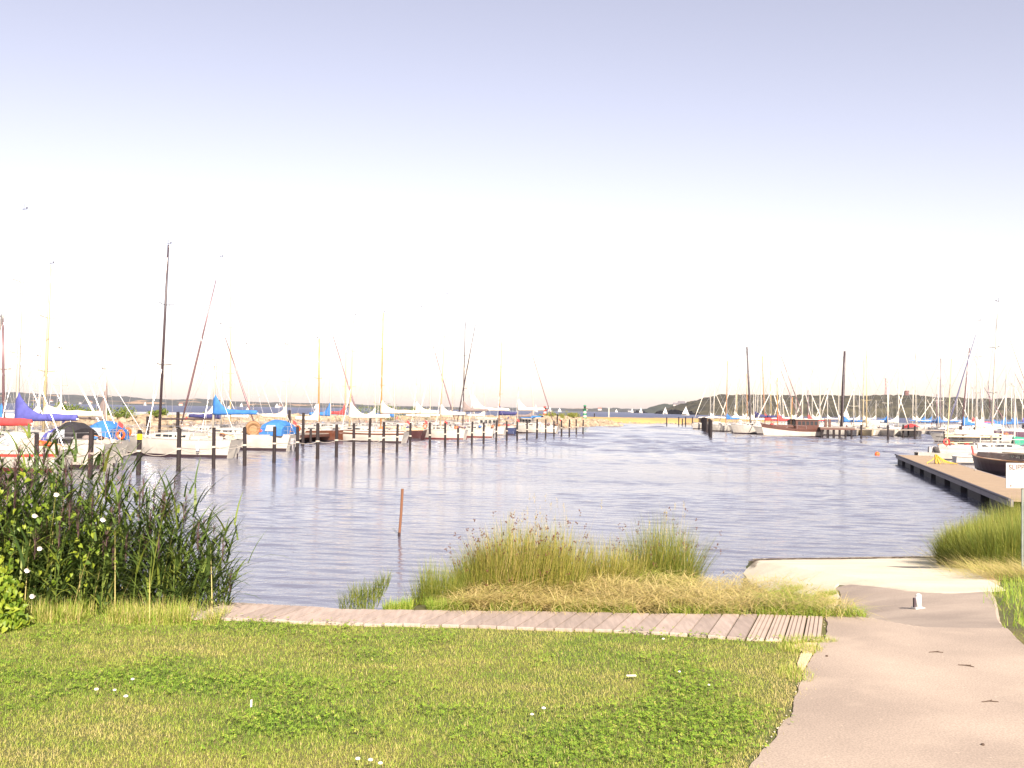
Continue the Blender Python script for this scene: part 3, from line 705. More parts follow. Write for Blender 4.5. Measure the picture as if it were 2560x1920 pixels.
def sailboat(loc, ang, L, label, B=None, fb=.95, mast_x=None, mast_h=11.0, rake=.02, hm=WHITE, bm=DARKB, sm=None, cm=CVW, spar=ALU, boomL=None,
             furl=None, tent=None, hoodm=None, lod=1, group='sailing boats moored in the marina', cabin=WHITE, boom_z=None, rail=None, boom_bare=False,
             buoy=None, cover_h=.9, fenders=0, mr=None, nbuoy=1, outboard=False, heelx=0.0, tentx=(.04,.34)):
    B = B or (.30*L+.35); mast_x = mast_x if mast_x is not None else .58*L
    e = empty('sailing_boat', (loc[0], loc[1], 0), ang, label, 'sailboat', group)
    st = hull_parts(e, L, B, fb, hm, bm, sm, rail=rail)
    sh = lambda x: sheer_at(st, L, x)[0]
    # cabin trunk
    x0, x1 = .33*L, .74*L; rings = []
    for s, wk, hk in ((0,.62,.42),(.25,.64,.44),(.6,.56,.40),(.88,.40,.28),(1,.30,.06)):
        x = x0+(x1-x0)*s; w = B*wk/2; z = sh(x); h = hk*(.85+.02*L)
        rings.append([(x,-w,z-.04),(x,-w*.86,z+h*.86),(x,-w*.4,z+h),(x,w*.4,z+h),(x,w*.86,z+h*.86),(x,w,z-.04)])
    mb = MB(); mb.loft(rings, closed=False); mb.add(rings[0], [(0,1,2,3,4,5)]); mb.add(rings[-1], [(5,4,3,2,1,0)]); cb = mb.build('cabin', cabin, e)
    for sg in (-1,1):
        for s0, s1 in (((.08,.30),(.36,.56),(.61,.74)) if lod else ((.1,.6),)):
            q = []
            for s, zz in ((s0,.40),(s1,.40),(s1,.78),(s0,.78)):
                x = x0+(x1-x0)*s; w = B*np.interp(s,[0,.25,.6,.88,1],[.62,.64,.56,.40,.30])/2; h = np.interp(s,[0,.25,.6,.88,1],[.42,.44,.40,.28,.06])*(.85+.02*L)
                f = zz/.9; q.append((x, sg*(w*(1-.14*f)+.012), sh(x)+h*.86*zz))
            wb_ = MB(); wb_.add(q, [(0,1,2,3)]); wb_.build('window', GLASS, cb)
    # cockpit
    mb = MB()
    for sg in (-1,1): mb.box((.19*L, sg*B*.27, sh(.19*L)+.12), (.26*L,.10,.28))
    mb.build('coaming', cabin, e)
    mb = MB(); mb.box((.19*L,0,sh(.19*L)+.035), (.25*L,B*.44,.04)); mb.build('cockpit_floor', mat('teak_floor', (.22,.13,.08), .7, .2, 6), e)
    if tent: hood(e, tentx[0]*L, tentx[1]*L, B*.74, sh(.2*L)-.02, 1.15, tent, 'cockpit_tent')
    if hoodm: hood(e, .28*L, .44*L, B*.66, sh(.3*L)+.02, .85, hoodm, 'sprayhood')
    # rig
    zb0 = sh(mast_x)+.3; top = Vector((mast_x - rake*mast_h, heelx*mast_h, mast_h)); foot = Vector((mast_x,0,zb0))
    r0 = mr or (.085 if L > 7 else .065)
    mb = MB(); mb.tube([foot, foot.lerp(top,.6), top], [r0, r0*.9, r0*.62], 8); ms = mb.build('mast', spar, e, smooth=True)
    if lod:
        mb = MB(); mb.tube([top, top+Vector((0,0,.35))], .012, 4); mb.tube([top+Vector((-.22,0,.08)), top+Vector((.1,0,.08))], .014, 4); mb.box(tuple(top+Vector((-.18,0,.14))), (.09,.02,.06)); mb.build('wind_vane', DARKM, ms)
    nsp = 2 if mast_h > 10.5 else 1
    for k in range(nsp):
        f = (.55,) if nsp == 1 else (.36,.68); c = foot.lerp(top, f[k]); mb = MB()
        mb.tube([c+Vector((-.1,-.75,.08)), c, c+Vector((-.1,.75,.08))], .022, 5); mb.build('spreader', spar, e)
    bz = boom_z or (sh(mast_x)+1.15); bl = boomL or .40*L
    b0 = Vector((mast_x-.12-rake*(bz), 0, bz)); b1 = b0 + Vector((-bl, 0, .05))
    mb = MB(); mb.tube([b0, b1], .055, 7); mb.build('boom', spar, e)
    if not boom_bare: cover(e, b0+Vector((.14,0,.07)), b1+Vector((.1,0,.05)), cm, cover_h, *( (.26,.18) if lod else (.20,.11) ))
    # wires
    wr = .011 if lod else .02
    hd = foot.lerp(top, .97); bow = Vector((L-.08, 0, sh(L)+.03)); mb = MB()
    mb.tube([bow, hd], wr, 4)
    mb.tube([Vector((.05,0,sh(0))), top], wr, 4)
    for sg in (-1,1):
        cp = Vector((mast_x-.15, sg*sheer_at(st,L,mast_x)[1]*.93, sh(mast_x)))
        sp_ = foot.lerp(top, .36 if nsp == 2 else .55)+Vector((-.1,sg*.75,.08))
        mb.tube([cp, sp_, hd], wr, 4)
        if lod: mb.tube([cp+Vector((.3,0,0)), foot.lerp(top,.55 if nsp == 1 else .36)], wr, 4)
    mb.build('stay', STEEL, e)
    if furl:
        a = bow.lerp(hd,.03); b_ = bow.lerp(hd,.9); mb = MB(); mb.tube([a, a.lerp(b_,.25), a.lerp(b_,.6), b_], [.05,.085,.065,.03], 7); mb.build('furled_sail', furl, e, smooth=True)
    if lod:
        mb = MB(); pts = []
        for sg in (-1,1):
            prev = None
            for t in (.02,.16,.30,.46,.62,.78,.92):
                s_, hb = sheer_at(st, L, t*L); a = Vector((t*L, sg*hb*.95, s_)); b_ = a+Vector((0,0,.58)); mb.tube([a,b_], .013, 4)
                if prev: mb.tube([prev, b_], .008, 4); mb.tube([prev-Vector((0,0,.28)), b_-Vector((0,0,.28))], .008, 4)
                prev = b_
            s_, hb = sheer_at(st, L, .92*L); mb.tube([(.92*L, sg*hb*.95, s_+.58),(L*.995, sg*.12, sh(L)+.62),(L*.995, 0, sh(L)+.62)], .016, 5)
        mb.tube([(.02*L,-B*.33,sh(0)+.58),(.0,-B*.2,sh(0)+.6),(.0,B*.2,sh(0)+.6),(.02*L,B*.33,sh(0)+.58)], .016, 5)
        mb.tube([(L*.985,0,sh(L)),(L*.995,0,sh(L)+.62)], .016, 5)
        mb.build('guardrail', STEEL, e)
        mb = MB(); mb.tube([(.02*L,0,sh(0)+.2),(.16*L,0,sh(0)+.42)], .02, 5); mb.build('tiller', WOODM, e); mb = MB(); mb.box((-.03,0,.02), (.06,.06,.5)); mb.build('rudder', bm, e)
    if lod:
        hx_ = .60*L; mb = MB(); mb.box((hx_,0,sh(hx_)+.42*(.85+.02*L)+.03), (.5,.5,.05)); mb.build('hatch', GLASS, e)
        for sg in (-1,1):
            mb = MB(); mb.tube([(.30*L,sg*B*.27,sh(.3*L)+.26),(.30*L,sg*B*.27,sh(.3*L)+.40)], [.07,.05], 8); mb.build('winch', STEEL, e)
        for q in range(random.randint(2,4)):
            cl = random.choice([ORANGE, CVB, BROWNW, CVG, CVR, WOODH, CVN, CVC]); x = random.uniform(.05,.32)*L; mb = MB()
            mb.ball((x,random.uniform(-.3,.3)*B,sh(x)+.30), random.uniform(.14,.26), 8, 5, sz=.7); mb.build('stowed_bag', cl, e, smooth=True)
        if random.random() < .45:
            mb = MB(); mb.tube([(.03,B*.25,sh(0)),(-.25,B*.25,sh(0)+1.15)], .014, 5); mb.build('flag_staff', WOODM, e)
            mb = MB(); vs = []
            for i_ in range(5):
                for j_ in range(3): vs.append((-.25-.10*i_*.7+.03*math.sin(i_*1.7), B*.25+.05*math.sin(i_*1.4+j_*.5), sh(0)+1.12-.13*j_-.07*i_))
            mb.add(vs, [(3*i_+j_,3*i_+j_+1,3*i_+j_+4,3*i_+j_+3) for i_ in range(4) for j_ in range(2)]); mb.build('ensign', random.choice([CVR, CVR, CVN]), e)
    for k in range(fenders):
        x = L*(.22+.5*k/max(1,fenders-1)); s_, hb = sheer_at(st, L, x)
        for sg in (-1,1):
            mb = MB(); mb.tube([(x,sg*(hb+.1),s_-.65),(x,sg*(hb+.1),s_-.6),(x,sg*(hb+.1),s_-.2),(x,sg*(hb+.1),s_-.14)], [.05,.11,.11,.04], 8); mb.tube([(x,sg*(hb+.06),s_-.14),(x,sg*(hb*.97),s_+.1)], .01, 4); mb.build('fender', mat('pale_blue_fender',(.5,.55,.68),.5), e)
    if buoy:
        for sg in (-1,1)[:nbuoy]:
            mb = MB(); mb.ring((.05*L, sg*B*.36, sh(0)+.42), .2, .06, 'y', 18, 7); mb.build('lifebuoy', buoy, e)
    if outboard:
        mb = MB(); mb.box((-.15,B*.18,.72), (.34,.28,.42), taper=.8); mb.box((-.15,B*.18,.2), (.12,.1,.8)); mb.build('outboard_motor', GREYH, e)
    return e

# lines of the left marina: pile row and jetty
PA = P(90,1212); PB = P(1457,1087.5)
rd = (PB-PA).normalized(); rn = Vector((-rd.y, rd.x, 0))       # rn points away to the left-back
def on_line(px, off):
    """point on the line parallel to the pile row, 'off' metres behind it, that shows in column px"""
    o = PA + rn*off
    t = bisect(lambda t: project(o+rd*t)[0]-px, -32, 400); return o+rd*t
def place(stern_px, stern_py, bow_px, mast_px, top, sgn=1, label='', Lmax=14, **kw):
    s = P(stern_px, stern_py); d = rn*sgn
    L = bisect(lambda t: project(s+d*t+Vector((0,0,1)))[0]-bow_px, 1.0, 30); L = min(L, Lmax)
    mx = bisect(lambda t: project(s+d*t+Vector((0,0,1.2)))[0]-mast_px, .2, L*1.1)
    mp = s+d*mx; h = EYE.z + (ray(*top).z/ray(*top).y)*mp.y
    tx = bisect(lambda t: project(s+d*t+Vector((0,0,h)))[0]-top[0], -8, L*1.3); rk = max(-.02, min(.09,(mx-tx)/h))
    if kw.get('boom_px'):
        bp_ = kw.pop('boom_px'); kw['boomL'] = abs(mx - bisect(lambda t: project(s+d*t+Vector((0,0,2)))[0]-bp_, -6, L*1.3))
    return sailboat((s.x, s.y), math.atan2(d.y, d.x), L, label, mast_x=mx, mast_h=h, rake=rk, **kw)
GL = 'sailing boats on the near side of the left jetty'
place(163,1180,-165,-62,(-40,600), label='white sailing boat with a red stripe and red boom cover at the left edge', bm=REDB, sm=REDP, cm=CVR, boom_px=76, fb=.95, group=GL, boom_z=2.15, furl=CVW, tent=None, hoodm=CVW, cover_h=.3, B=2.6)
place(283,1171,-62,40,(60,527), label='white sailing boat with a violet-blue boom cover and a black cockpit tent', cm=CVV, boom_px=190, tent=CVK, hoodm=CVV, buoy=ORANGE, group=GL, boom_z=2.35, cover_h=1.25, spar=ALU, fb=1.15, tentx=(.20,.38), furl=CVW)
place(304,1157,40,108,(127,662), label='white sailing boat with a blue cockpit tent and long pale boom cover', cm=CVC, boom_px=252, tent=CVB, buoy=ORANGE, group=GL, boom_z=2.5, cover_h=.4, fb=1.15, spar=ALUY, tentx=(.03,.30))
place(592,1145,300,398,(421,613), label='large white sailing boat with a tall black mast and dark bottom paint', spar=DARKM, cm=CVK, boom_px=522, boom_bare=True, group=GL, fb=1.05, fenders=2, boom_z=2.3, furl=None)
place(738,1127,448,532,(551,645), label='white sailing boat with a bright blue boom cover and slanting furled dark sail', cm=CVB, boom_px=640, tent=CVB, furl=PURPM, group=GL, boom_z=2.6, cover_h=1.25, fb=1.1, buoy=ORANGE, spar=ALU, tentx=(.05,.27), outboard=True)
place(1018,1108,797,873,(885,790), label='white wooden yacht with a brown rail and cream furled sail, eighth from the left', bm=DARKB, sm=WOODH, cm=CVW, boom_px=972, rail=WOODH, group=GL, fb=1.0, cover_h=1.3, boom_z=2.3, spar=ALUY)
place(1062,1100,900,952,(958,782), label='dark red wooden yacht with a varnished spruce mast', hm=MAROON, bm=DARKB, cm=CVC, boom_px=1048, spar=WOODM, cabin=CREAM, rail=WOODH, group=GL, fb=.9, cover_h=1.1, boom_z=2.7, buoy=ORANGE)
place(1110,1098,985,1038,(1050,770), label='dark blue hulled sailing boat with a white boom cover', hm=NAVY, cm=CVW, boom_px=1126, group=GL, fb=.85, cover_h=1.0, boom_z=2.7)
place(1166,1100,1040,1100,(1116,737), label='white sailing boat with the tallest pale mast of the middle group', bm=REDB, cm=CVW, boom_px=1160, group=GL, spar=PURPM and ALUY, furl=CVW, boom_z=2.6)
place(1237,1095,1120,1157,(1163,808), label='white sailing boat with a slim dark mast and brown cover', bm=REDB, cm=CVG, boom_px=1218, spar=DARKM, group=GL, furl=None, boom_z=3.0, cover_h=1.0, outboard=True)
place(1265,1090,1140,1181,(1194,775), label='white sailing boat with a big white sail cover right of the slim dark mast', cm=CVW, boom_px=1270, group=GL, cover_h=1.7, boom_z=3.1, furl=DARKM)
place(1290,1089,1205,1247,(1255,850), label='navy hulled sailing boat with an orange-brown wooden mast', hm=NAVY, cm=CVN, boom_px=1290, spar=WOODM, group=GL, boom_z=2.6)
place(1396,1085,1270,1293,(1305,812), label='white sailing boat at the far right end of the left row', cm=CVW, boom_px=1358, group=GL, cover_h=1.4, boom_z=3.2)

GB = 'sailing boats on the far side of the left jetty'
def back(mast_px, top, boom_px=None, L=8.5, off=21.0, label='', **kw):
    m_ = on_line(mast_px, off); d = -rn; fr = .56; s = m_ - d*(L*fr)
    h = EYE.z + (ray(*top).z/ray(*top).y)*m_.y
    tx = bisect(lambda t: project(s+d*t+Vector((0,0,h)))[0]-top[0], -8, L*1.5); rk = max(-.05, min(.08,(L*fr-tx)/h))
    if boom_px is not None: kw['boomL'] = min(4.2, abs(L*fr - bisect(lambda t: project(s+d*t+Vector((0,0,2)))[0]-boom_px, -10, L*1.3)))
    return sailboat((s.x, s.y), math.atan2(d.y, d.x), L, label, mast_x=L*fr, mast_h=h, rake=rk, group=GB, **kw)
back(8,(7,795), label='sailing boat with a short dark mast at the very left edge', spar=PURPM, cm=CVB, off=20)
back(97,(100,893), label='small pale-masted boat behind the violet-blue cover', cm=CVW, L=7)
back(151,(153,873), label='sailing boat with white crossed stays seen above the cream boom', cm=CVC, furl=CVW)
back(266,(262,925), label='boat with a grey-brown canvas bag wrapped round its mast', cm=CVG, off=19, cover_h=2.4, L=7)
back(534,(533,900), label='low boat behind the bright blue boom cover', cm=CVW, off=24, L=7)
back(552,(555,812), label='boat with a thin dark furled sail slanting down to the right', furl=PURPM, cm=CVN, off=20, L=8)
back(575,(577,705), label='boat with a thin ivory mast right of the bright blue cover', spar=ALUY, cm=CVW, off=24, L=9)
back(623,(620,862), label='small boat with a pale mast over the brown oval dinghy', cm=CVW, off=22, L=7)
back(714,(718,863), boom_px=655, label='boat with a cream sail cover sloping down to the left', cm=CVC, off=18, cover_h=1.0, boom_z=2.2)
back(796,(798,847), boom_px=740, label='boat with an orange spruce mast and white sail cover', spar=WOODM, cm=CVW, off=15, hm=WOODH, cover_h=1.7, boom_z=2.0, buoy=ORANGE)
back(826,(824,805), boom_px=775, label='boat with a small blue sail cover beside the red one', cm=CVB, off=22, cover_h=1.4, furl=PURPM, boom_z=2.3)
back(862,(866,803), boom_px=828, label='boat with a red sail cover', cm=CVR, off=24, cover_h=1.4, spar=ALUY, boom_z=2.4)
back(938,(936,880), label='boat with a short mast left of the dark breakwater bush', cm=CVW, off=20, L=7)
back(985,(986,825), label='boat with a pale mast right of the varnished spruce mast', cm=CVB, off=22, L=8)
back(1075,(1076,835), label='boat with a thin mast and rolled dark sail in the middle group', furl=PURPM, off=20, cm=CVW)
back(1130,(1137,800), label='boat with a pale mast just left of the slim dark mast', off=20, cm=CVC, furl=CVW)
back(1212,(1210,860), label='boat with a short pale mast between the slim dark and the orange-brown mast', off=20, cm=CVW, L=7)
back(1335,(1323,858), label='boat with a grey furled sail at the far end of the left jetty', furl=PURPM, off=14, cm=CVG, L=7.5)

# brown oval dinghy on deck level, behind the blue-tented boat
o = on_line(632, 9.5); e = empty('inflatable_dinghy', (o.x, o.y, 1.55), R(20), 'brown round dinghy stowed upright beside the blue-tented boat', 'dinghy')
mb = MB(); mb.ring((0,0,0), .42, .16, 'y', 20, 8); mb.build('tube', mat('brown_rubber', (.22,.12,.05), .7), e)
mb = MB(); mb.tube([(0,-.05,0),(0,.05,0)], .42, 16); mb.build('floor', mat('brown_canvas_floor', (.28,.17,.08), .8), e)

# wooden launch with a blue awning
def motorboat(loc, ang, L, label, hm, bm, cab, roofm, B=None, fb=.9, awning=None, cabx=(.30,.68), ch=1.15, wins=4, sm=None, group=None, rail=None, mast=None, lod=1, sheer=.35, name='motor_boat', cat='motorboat', tarp=None, wide=False):
    B = B or .3*L+.2; e = empty(name, (loc[0],loc[1],0), ang, label, cat, group); st = hull_parts(e, L, B, fb, hm, bm, sm, rail=rail, sheer=sheer, over=.05, wide=wide)
    sh = lambda x: sheer_at(st, L, x)[0]; x0, x1 = cabx[0]*L, cabx[1]*L; z = sh(x0)
    if tarp:
        rings = []
        for s in np.linspace(0,1,9):
            x = L*(.04+.9*s); z_, hb = sheer_at(st, L, x); k = math.sin(math.pi*min(1,s*1.05+.05))**.5
            rings.append([(x,-hb*1.02,z_-.12),(x,-hb*.7,z_+.45*k),(x,0,z_+.8*k+.04*math.sin(s*20)),(x,hb*.7,z_+.45*k),(x,hb*1.02,z_-.12)])
        mb = MB(); mb.loft(rings, closed=False); mb.build('tarpaulin', tarp, e); return e
    rings = []
    for s, hk in ((0,1),(.85,1),(1.0,.93)):
        x = x0+(x1-x0)*s; w = B*.36; rings.append([(x,-w,z-.05),(x,-w*.94,z+ch*hk),(x,w*.94,z+ch*hk),(x,w,z-.05)])
    mb = MB(); mb.loft(rings, closed=False); mb.add(rings[0], [(0,1,2,3)]); mb.add(rings[-1], [(3,2,1,0)]); cb = mb.build('wheelhouse', cab, e)
    for sg in (-1,1):
        for k in range(wins):
            a = x0+(x1-x0)*(.06+.9*k/wins); b_ = a+(x1-x0)*.62/wins; wb_ = MB()
            wb_.add([(a,sg*(B*.36*.97+.015),z+ch*.45),(b_,sg*(B*.36*.97+.015),z+ch*.45),(b_,sg*(B*.36*.95+.02),z+ch*.82),(a,sg*(B*.36*.95+.02),z+ch*.82)], [(0,1,2,3)]); wb_.build('window', GLASS, cb)
    for sg in (-.5,.5):
        wb_ = MB(); wb_.add([(x1+.02,sg*B*.34-B*.13,z+ch*.45),(x1+.02,sg*B*.34+B*.13,z+ch*.45),(x1+.012,sg*B*.34+B*.12,z+ch*.82),(x1+.012,sg*B*.34-B*.12,z+ch*.82)], [(0,1,2,3)]); wb_.build('window', GLASS, cb)
    mb = MB(); mb.box(((x0+x1)/2,0,z+ch+.04), ((x1-x0)+.5,B*.8,.09)); mb.build('roof', roofm, e)
    mb = MB(); mb.box(((x1+.86*L)/2,0,sh(.75*L)+.12), (.86*L-x1,B*.42,.34), taper=.9); mb.build('fore_cabin', cab, e)
    if awning:
        mb = MB(); rings = []
        for x in (.02*L, .3*L): rings.append([(x,B*.42*math.cos(math.pi*j/8),z+ch+.1+.22*math.sin(math.pi*j/8)) for j in range(9)])
        mb.loft(rings, closed=False); mb.build('awning', awning, e)
        for sg in (-1,1):
            for x in (.04*L,.28*L): mb = MB(); mb.tube([(x,sg*B*.4,sh(x)),(x,sg*B*.41,z+ch+.12)], .02, 5); mb.build('awning_pole', STEEL, e)
    if mast:
        mb = MB(); mb.tube([((x1+.1),0,z+.3),(x1-.1,0,mast)], [.07,.04], 7); mb.build('mast', WOODM, e)
    if lod:
        mb = MB()
        for sg in (-1,1):
            pv = None
            for t in (.35,.5,.65,.8,.93):
                s_, hb = sheer_at(st, L, t*L); a = Vector((t*L,sg*hb*.94,s_)); b_ = a+Vector((0,0,.5)); mb.tube([a,b_], .014, 4)
                if pv: mb.tube([pv,b_], .012, 4)
                pv = b_
        mb.build('guardrail', STEEL, e)
    return e
s = P(1357,1083); Lr = bisect(lambda t: project(s+rn*t)[0]-1270, 1, 20)
motorboat((s.x,s.y), math.atan2(rn.y,rn.x), Lr, 'mahogany launch with white cabin and blue awning near the left row end', WOODH, REDB, WHITE, CVB, awning=CVB, rail=WOODH, ch=1.2)
s = P(1262,1092); 
motorboat((s.x+1,s.y+8), math.atan2(rn.y,rn.x), 6.5, 'small white motor cruiser half hidden among the far yachts at left', WHITE, REDB, WHITE, CVW)

# ------------------------------------------------------------------ piles and jetty of the left marina
def pile(p, z1, r, label, group=None, band=None, lean=(0,0), wrap=True, name='mooring_pile'):
    e = empty(name, (p[0],p[1],0), random.uniform(0,6.28), label, 'pile', group)
    mb = MB(); mb.tube([(0,0,-1.5),(lean[0]*.5,lean[1]*.5,z1*.5),(lean[0],lean[1],z1-.04),(lean[0],lean[1],z1)], [r*1.05,r,r*.95,r*.8], 10); mb.build('post', PILE, e, smooth=False)
    if band:
        mb = MB(); mb.tube([(lean[0],lean[1],z1-.42),(lean[0],lean[1],z1-.18)], r*1.08, 10); mb.build('band', band, e)
    if wrap:
        mb = MB()
        for k in range(3): mb.ring((lean[0]*.6,lean[1]*.6,1.07+.03*k), r*1.05, .016, 'z', 12, 5)
        mb.build('rope_wrap', ROPE, e)
    return e
px_list = [90,224,345.5,446,534,612,685,743,794,841,884,923,958,992,1025,1075,1113,1145,1179,1209,1240,1267,1293,1317,1342,1364,1385,1404,1423,1441,1457]
ordn = ['first','second','third','fourth','fifth','sixth','seventh','eighth','ninth','tenth','eleventh','twelfth','thirteenth','fourteenth','fifteenth','sixteenth','seventeenth','eighteenth','nineteenth','twentieth','twenty-first','twenty-second','twenty-third','twenty-fourth','twenty-fifth','twenty-sixth','twenty-seventh','twenty-eighth','twenty-ninth','thirtieth','thirty-first','thirty-second','thirty-third','thirty-fourth','thirty-fifth','thirty-sixth','thirty-seventh','thirty-eighth','thirty-ninth','fortieth']
topy = {90:1084,224:1073,345.5:1075,446:1070,534:1069,612:1067,685:1066,743:1065,794:1058,841:1061,884:1058,923:1057,958:1055,992:1060,1025:1057,1075:1056,1113:1056,1145:1070}
pts = []
for i, px in enumerate(px_list):
    p = on_line(px, random.uniform(-.12,.12)); ty = topy.get(px)
    z1 = atY(px, ty, p.y).z if ty else random.uniform(1.95,2.25)
    z1 = max(1.6, min(2.5, z1))
    lb = 'black mooring pile with a yellow band, third of the near row' if i == 2 else 'black wooden mooring pile, %s from the left in the long row' % ordn[i]
    pile(p, z1, random.uniform(.090,.112), lb, 'black piles in front of the left-hand boats', YELL if i == 2 else None, (random.uniform(-.05,.05), random.uniform(-.05,.05)))
    pts.append(p)
def rope(a, b, sag, label, r=.016, group=None, m=ROPE, name='mooring_rope'):
    a = Vector(a); b = Vector(b); P_ = []
    for k in range(9):
        s = k/8; q = a.lerp(b, s)-a; q.z -= sag*4*s*(1-s); P_.append(q)
    mb = MB(); mb.tube(P_, r, 5); return tag(mb.build(name, m, None, loc=a), label, 'rope', group)
for i in list(range(0, 13))+[15,17,19,22,25]:
    a, b = pts[i], pts[i+1]
    rope((a.x,a.y,1.1), (b.x,b.y,1.1), .03+.28*random.random(), 'pale rope strung from the %s to the %s pile of the long row' % (ordn[i], ordn[i+1]), group='ropes between the piles of the long row')
for (i, sx, sy, z) in ((1,163,1150,1.1),(2,283,1140,1.1),(2,304,1135,1.2),(3,592,1115,1.0),(5,592,1115,1.0),(6,738,1100,1.1),(8,795,1085,1.0),(7,738,1098,1.1)):
    a = pts[i]; s = P(sx, sy+ (0), z) if False else atY(sx, sy, P(sx, {163:1180,283:1171,304:1157,592:1145,738:1127,795:1106}[sx]).y)
    rope((a.x,a.y,1.15), (s.x,s.y,max(.8,min(1.4,s.z))), .15, 'slack line from the %s pile to the stern behind it%s' % (ordn[i], '' if (i,sx) not in ((2,304),(7,738)) else ', the farther of two'), r=.02, group='stern lines of the left-hand boats')
# the jetty itself, its planks and its piles
JT = mat('weathered_grey_plank', (.28,.24,.20), .85, .2, 3)
je = empty('jetty', PA+rn*14.5, math.atan2(rd.y, rd.x), 'long wooden jetty running between the two rows of left-hand yachts', 'jetty')
mb = MB(); mb.box((45,0,.75), (150,2.2,.14)); mb.build('deck', JT, je)
mb = MB(); mb.box((45,-1.12,.62), (150,.08,.24)); mb.box((45,1.12,.62), (150,.08,.24)); mb.build('edge_beam', BROWNW, je)
for k in range(34):
    for sg in (-1,1):
        mb = MB(); mb.tube([(-28+k*4.4,sg*1.3,-1.5),(-28+k*4.4,sg*1.3,1.25)], .11, 8); mb.build('pile', PILE, je)
mb = MB()
for sg in (-1.05,1.05):
    for z in (1.25,1.7):
        mb.tube([(-30,sg,z),(118,sg,z)], .02, 5)
mb.build('rail', STEEL, je)
for k, (px, off, zz) in enumerate(((443,14,2.7),(722,13,2.9),(757,10.5,2.7),(925,12,2.6),(368,13.5,2.4),(1393,10,2.6))):
    p = on_line(px, off); pile(p, zz, .12, 'tall dark pile by the left jetty, %s from the left' % ['third','fourth','fifth','sixth','second','seventh'][k], 'tall piles beside the left jetty', wrap=False)

# lone wooden stake in the water
p = P(998,1341); tp = atY(1006,1222,p.y)
e = empty('wooden_stake', (p.x,p.y,0), 0, 'lone reddish-brown wooden stake leaning slightly in the open water', 'stake')
mb = MB(); dx = tp.x-p.x; h = tp.z
mb.tube([(-dx*.3,0,-.5),(0,0,0),(dx*.45+.012,0,h*.5),(dx,0,h)], [.032,.034,.033,.036], 7); mb.build('post', mat('reddish_stake_wood', (.20,.085,.04), .8, .25, 6, stretch=(1,1,.2)), e)
mb = MB(); mb.tube([(0,0,-.02),(.002,0,.10)], .036, 7); mb.build('wet_foot', DARKB, e)

# ================================================================== HARBOUR MOUTH, RIGHT-HAND MARINA
for i, (px, zt_) in enumerate(((1667,1.9),(1697,2.0),(1706,1.6),(1714,2.1),(1731,2.0),(1748,2.0))):
    p = atY(px, 1040, 248+random.uniform(-4,4)); pile((p.x,p.y), zt_, .15, 'slim dark pile in front of the golden spit, %s from the left' % ordn[i], 'piles before the golden spit', wrap=False)
p = atY(1486,1040,280); pile((p.x,p.y), 2.5, .16, 'short dark post standing on the golden spit right of the green beacon', wrap=False, name='marker_post')
p = atY(1522,1030,420); mz = atY(1522,1019,420).z
tag(MB().build('x', WHITE), None) if False else None
e = empty('sea_mark', (p.x,p.y,0), 0, 'tall white pole marker standing beyond the golden spit', 'sea mark'); mb = MB(); mb.tube([(0,0,-1),(0,0,mz*.95),(0,0,mz)], [.32,.28,.1], 8); mb.build('pole', WHITE, e)
mb = MB(); mb.tube([(0,0,mz*.4),(0,0,mz*.5)], .34, 8); mb.build('band', WHITE, e)
def palisade(a, b, n, z1, label):
    e = empty('pile_palisade', a, 0, label, 'palisade')
    for k in range(n):
        q = (b-a)*(k/(n-1)); mb = MB(); mb.tube([(q.x,q.y,-1.5),(q.x+random.uniform(-.05,.05),q.y,z1+random.uniform(-.15,.12))], .17, 7); mb.build('post', PILE, e)
palisade(P(1767,1081), P(1752,1071), 18, 2.3, 'long palisade of black piles at the entrance of the right-hand marina')
palisade(P(1777,1095), P(1772,1083), 9, 2.2, 'short nearer palisade of black piles at the marina entrance')

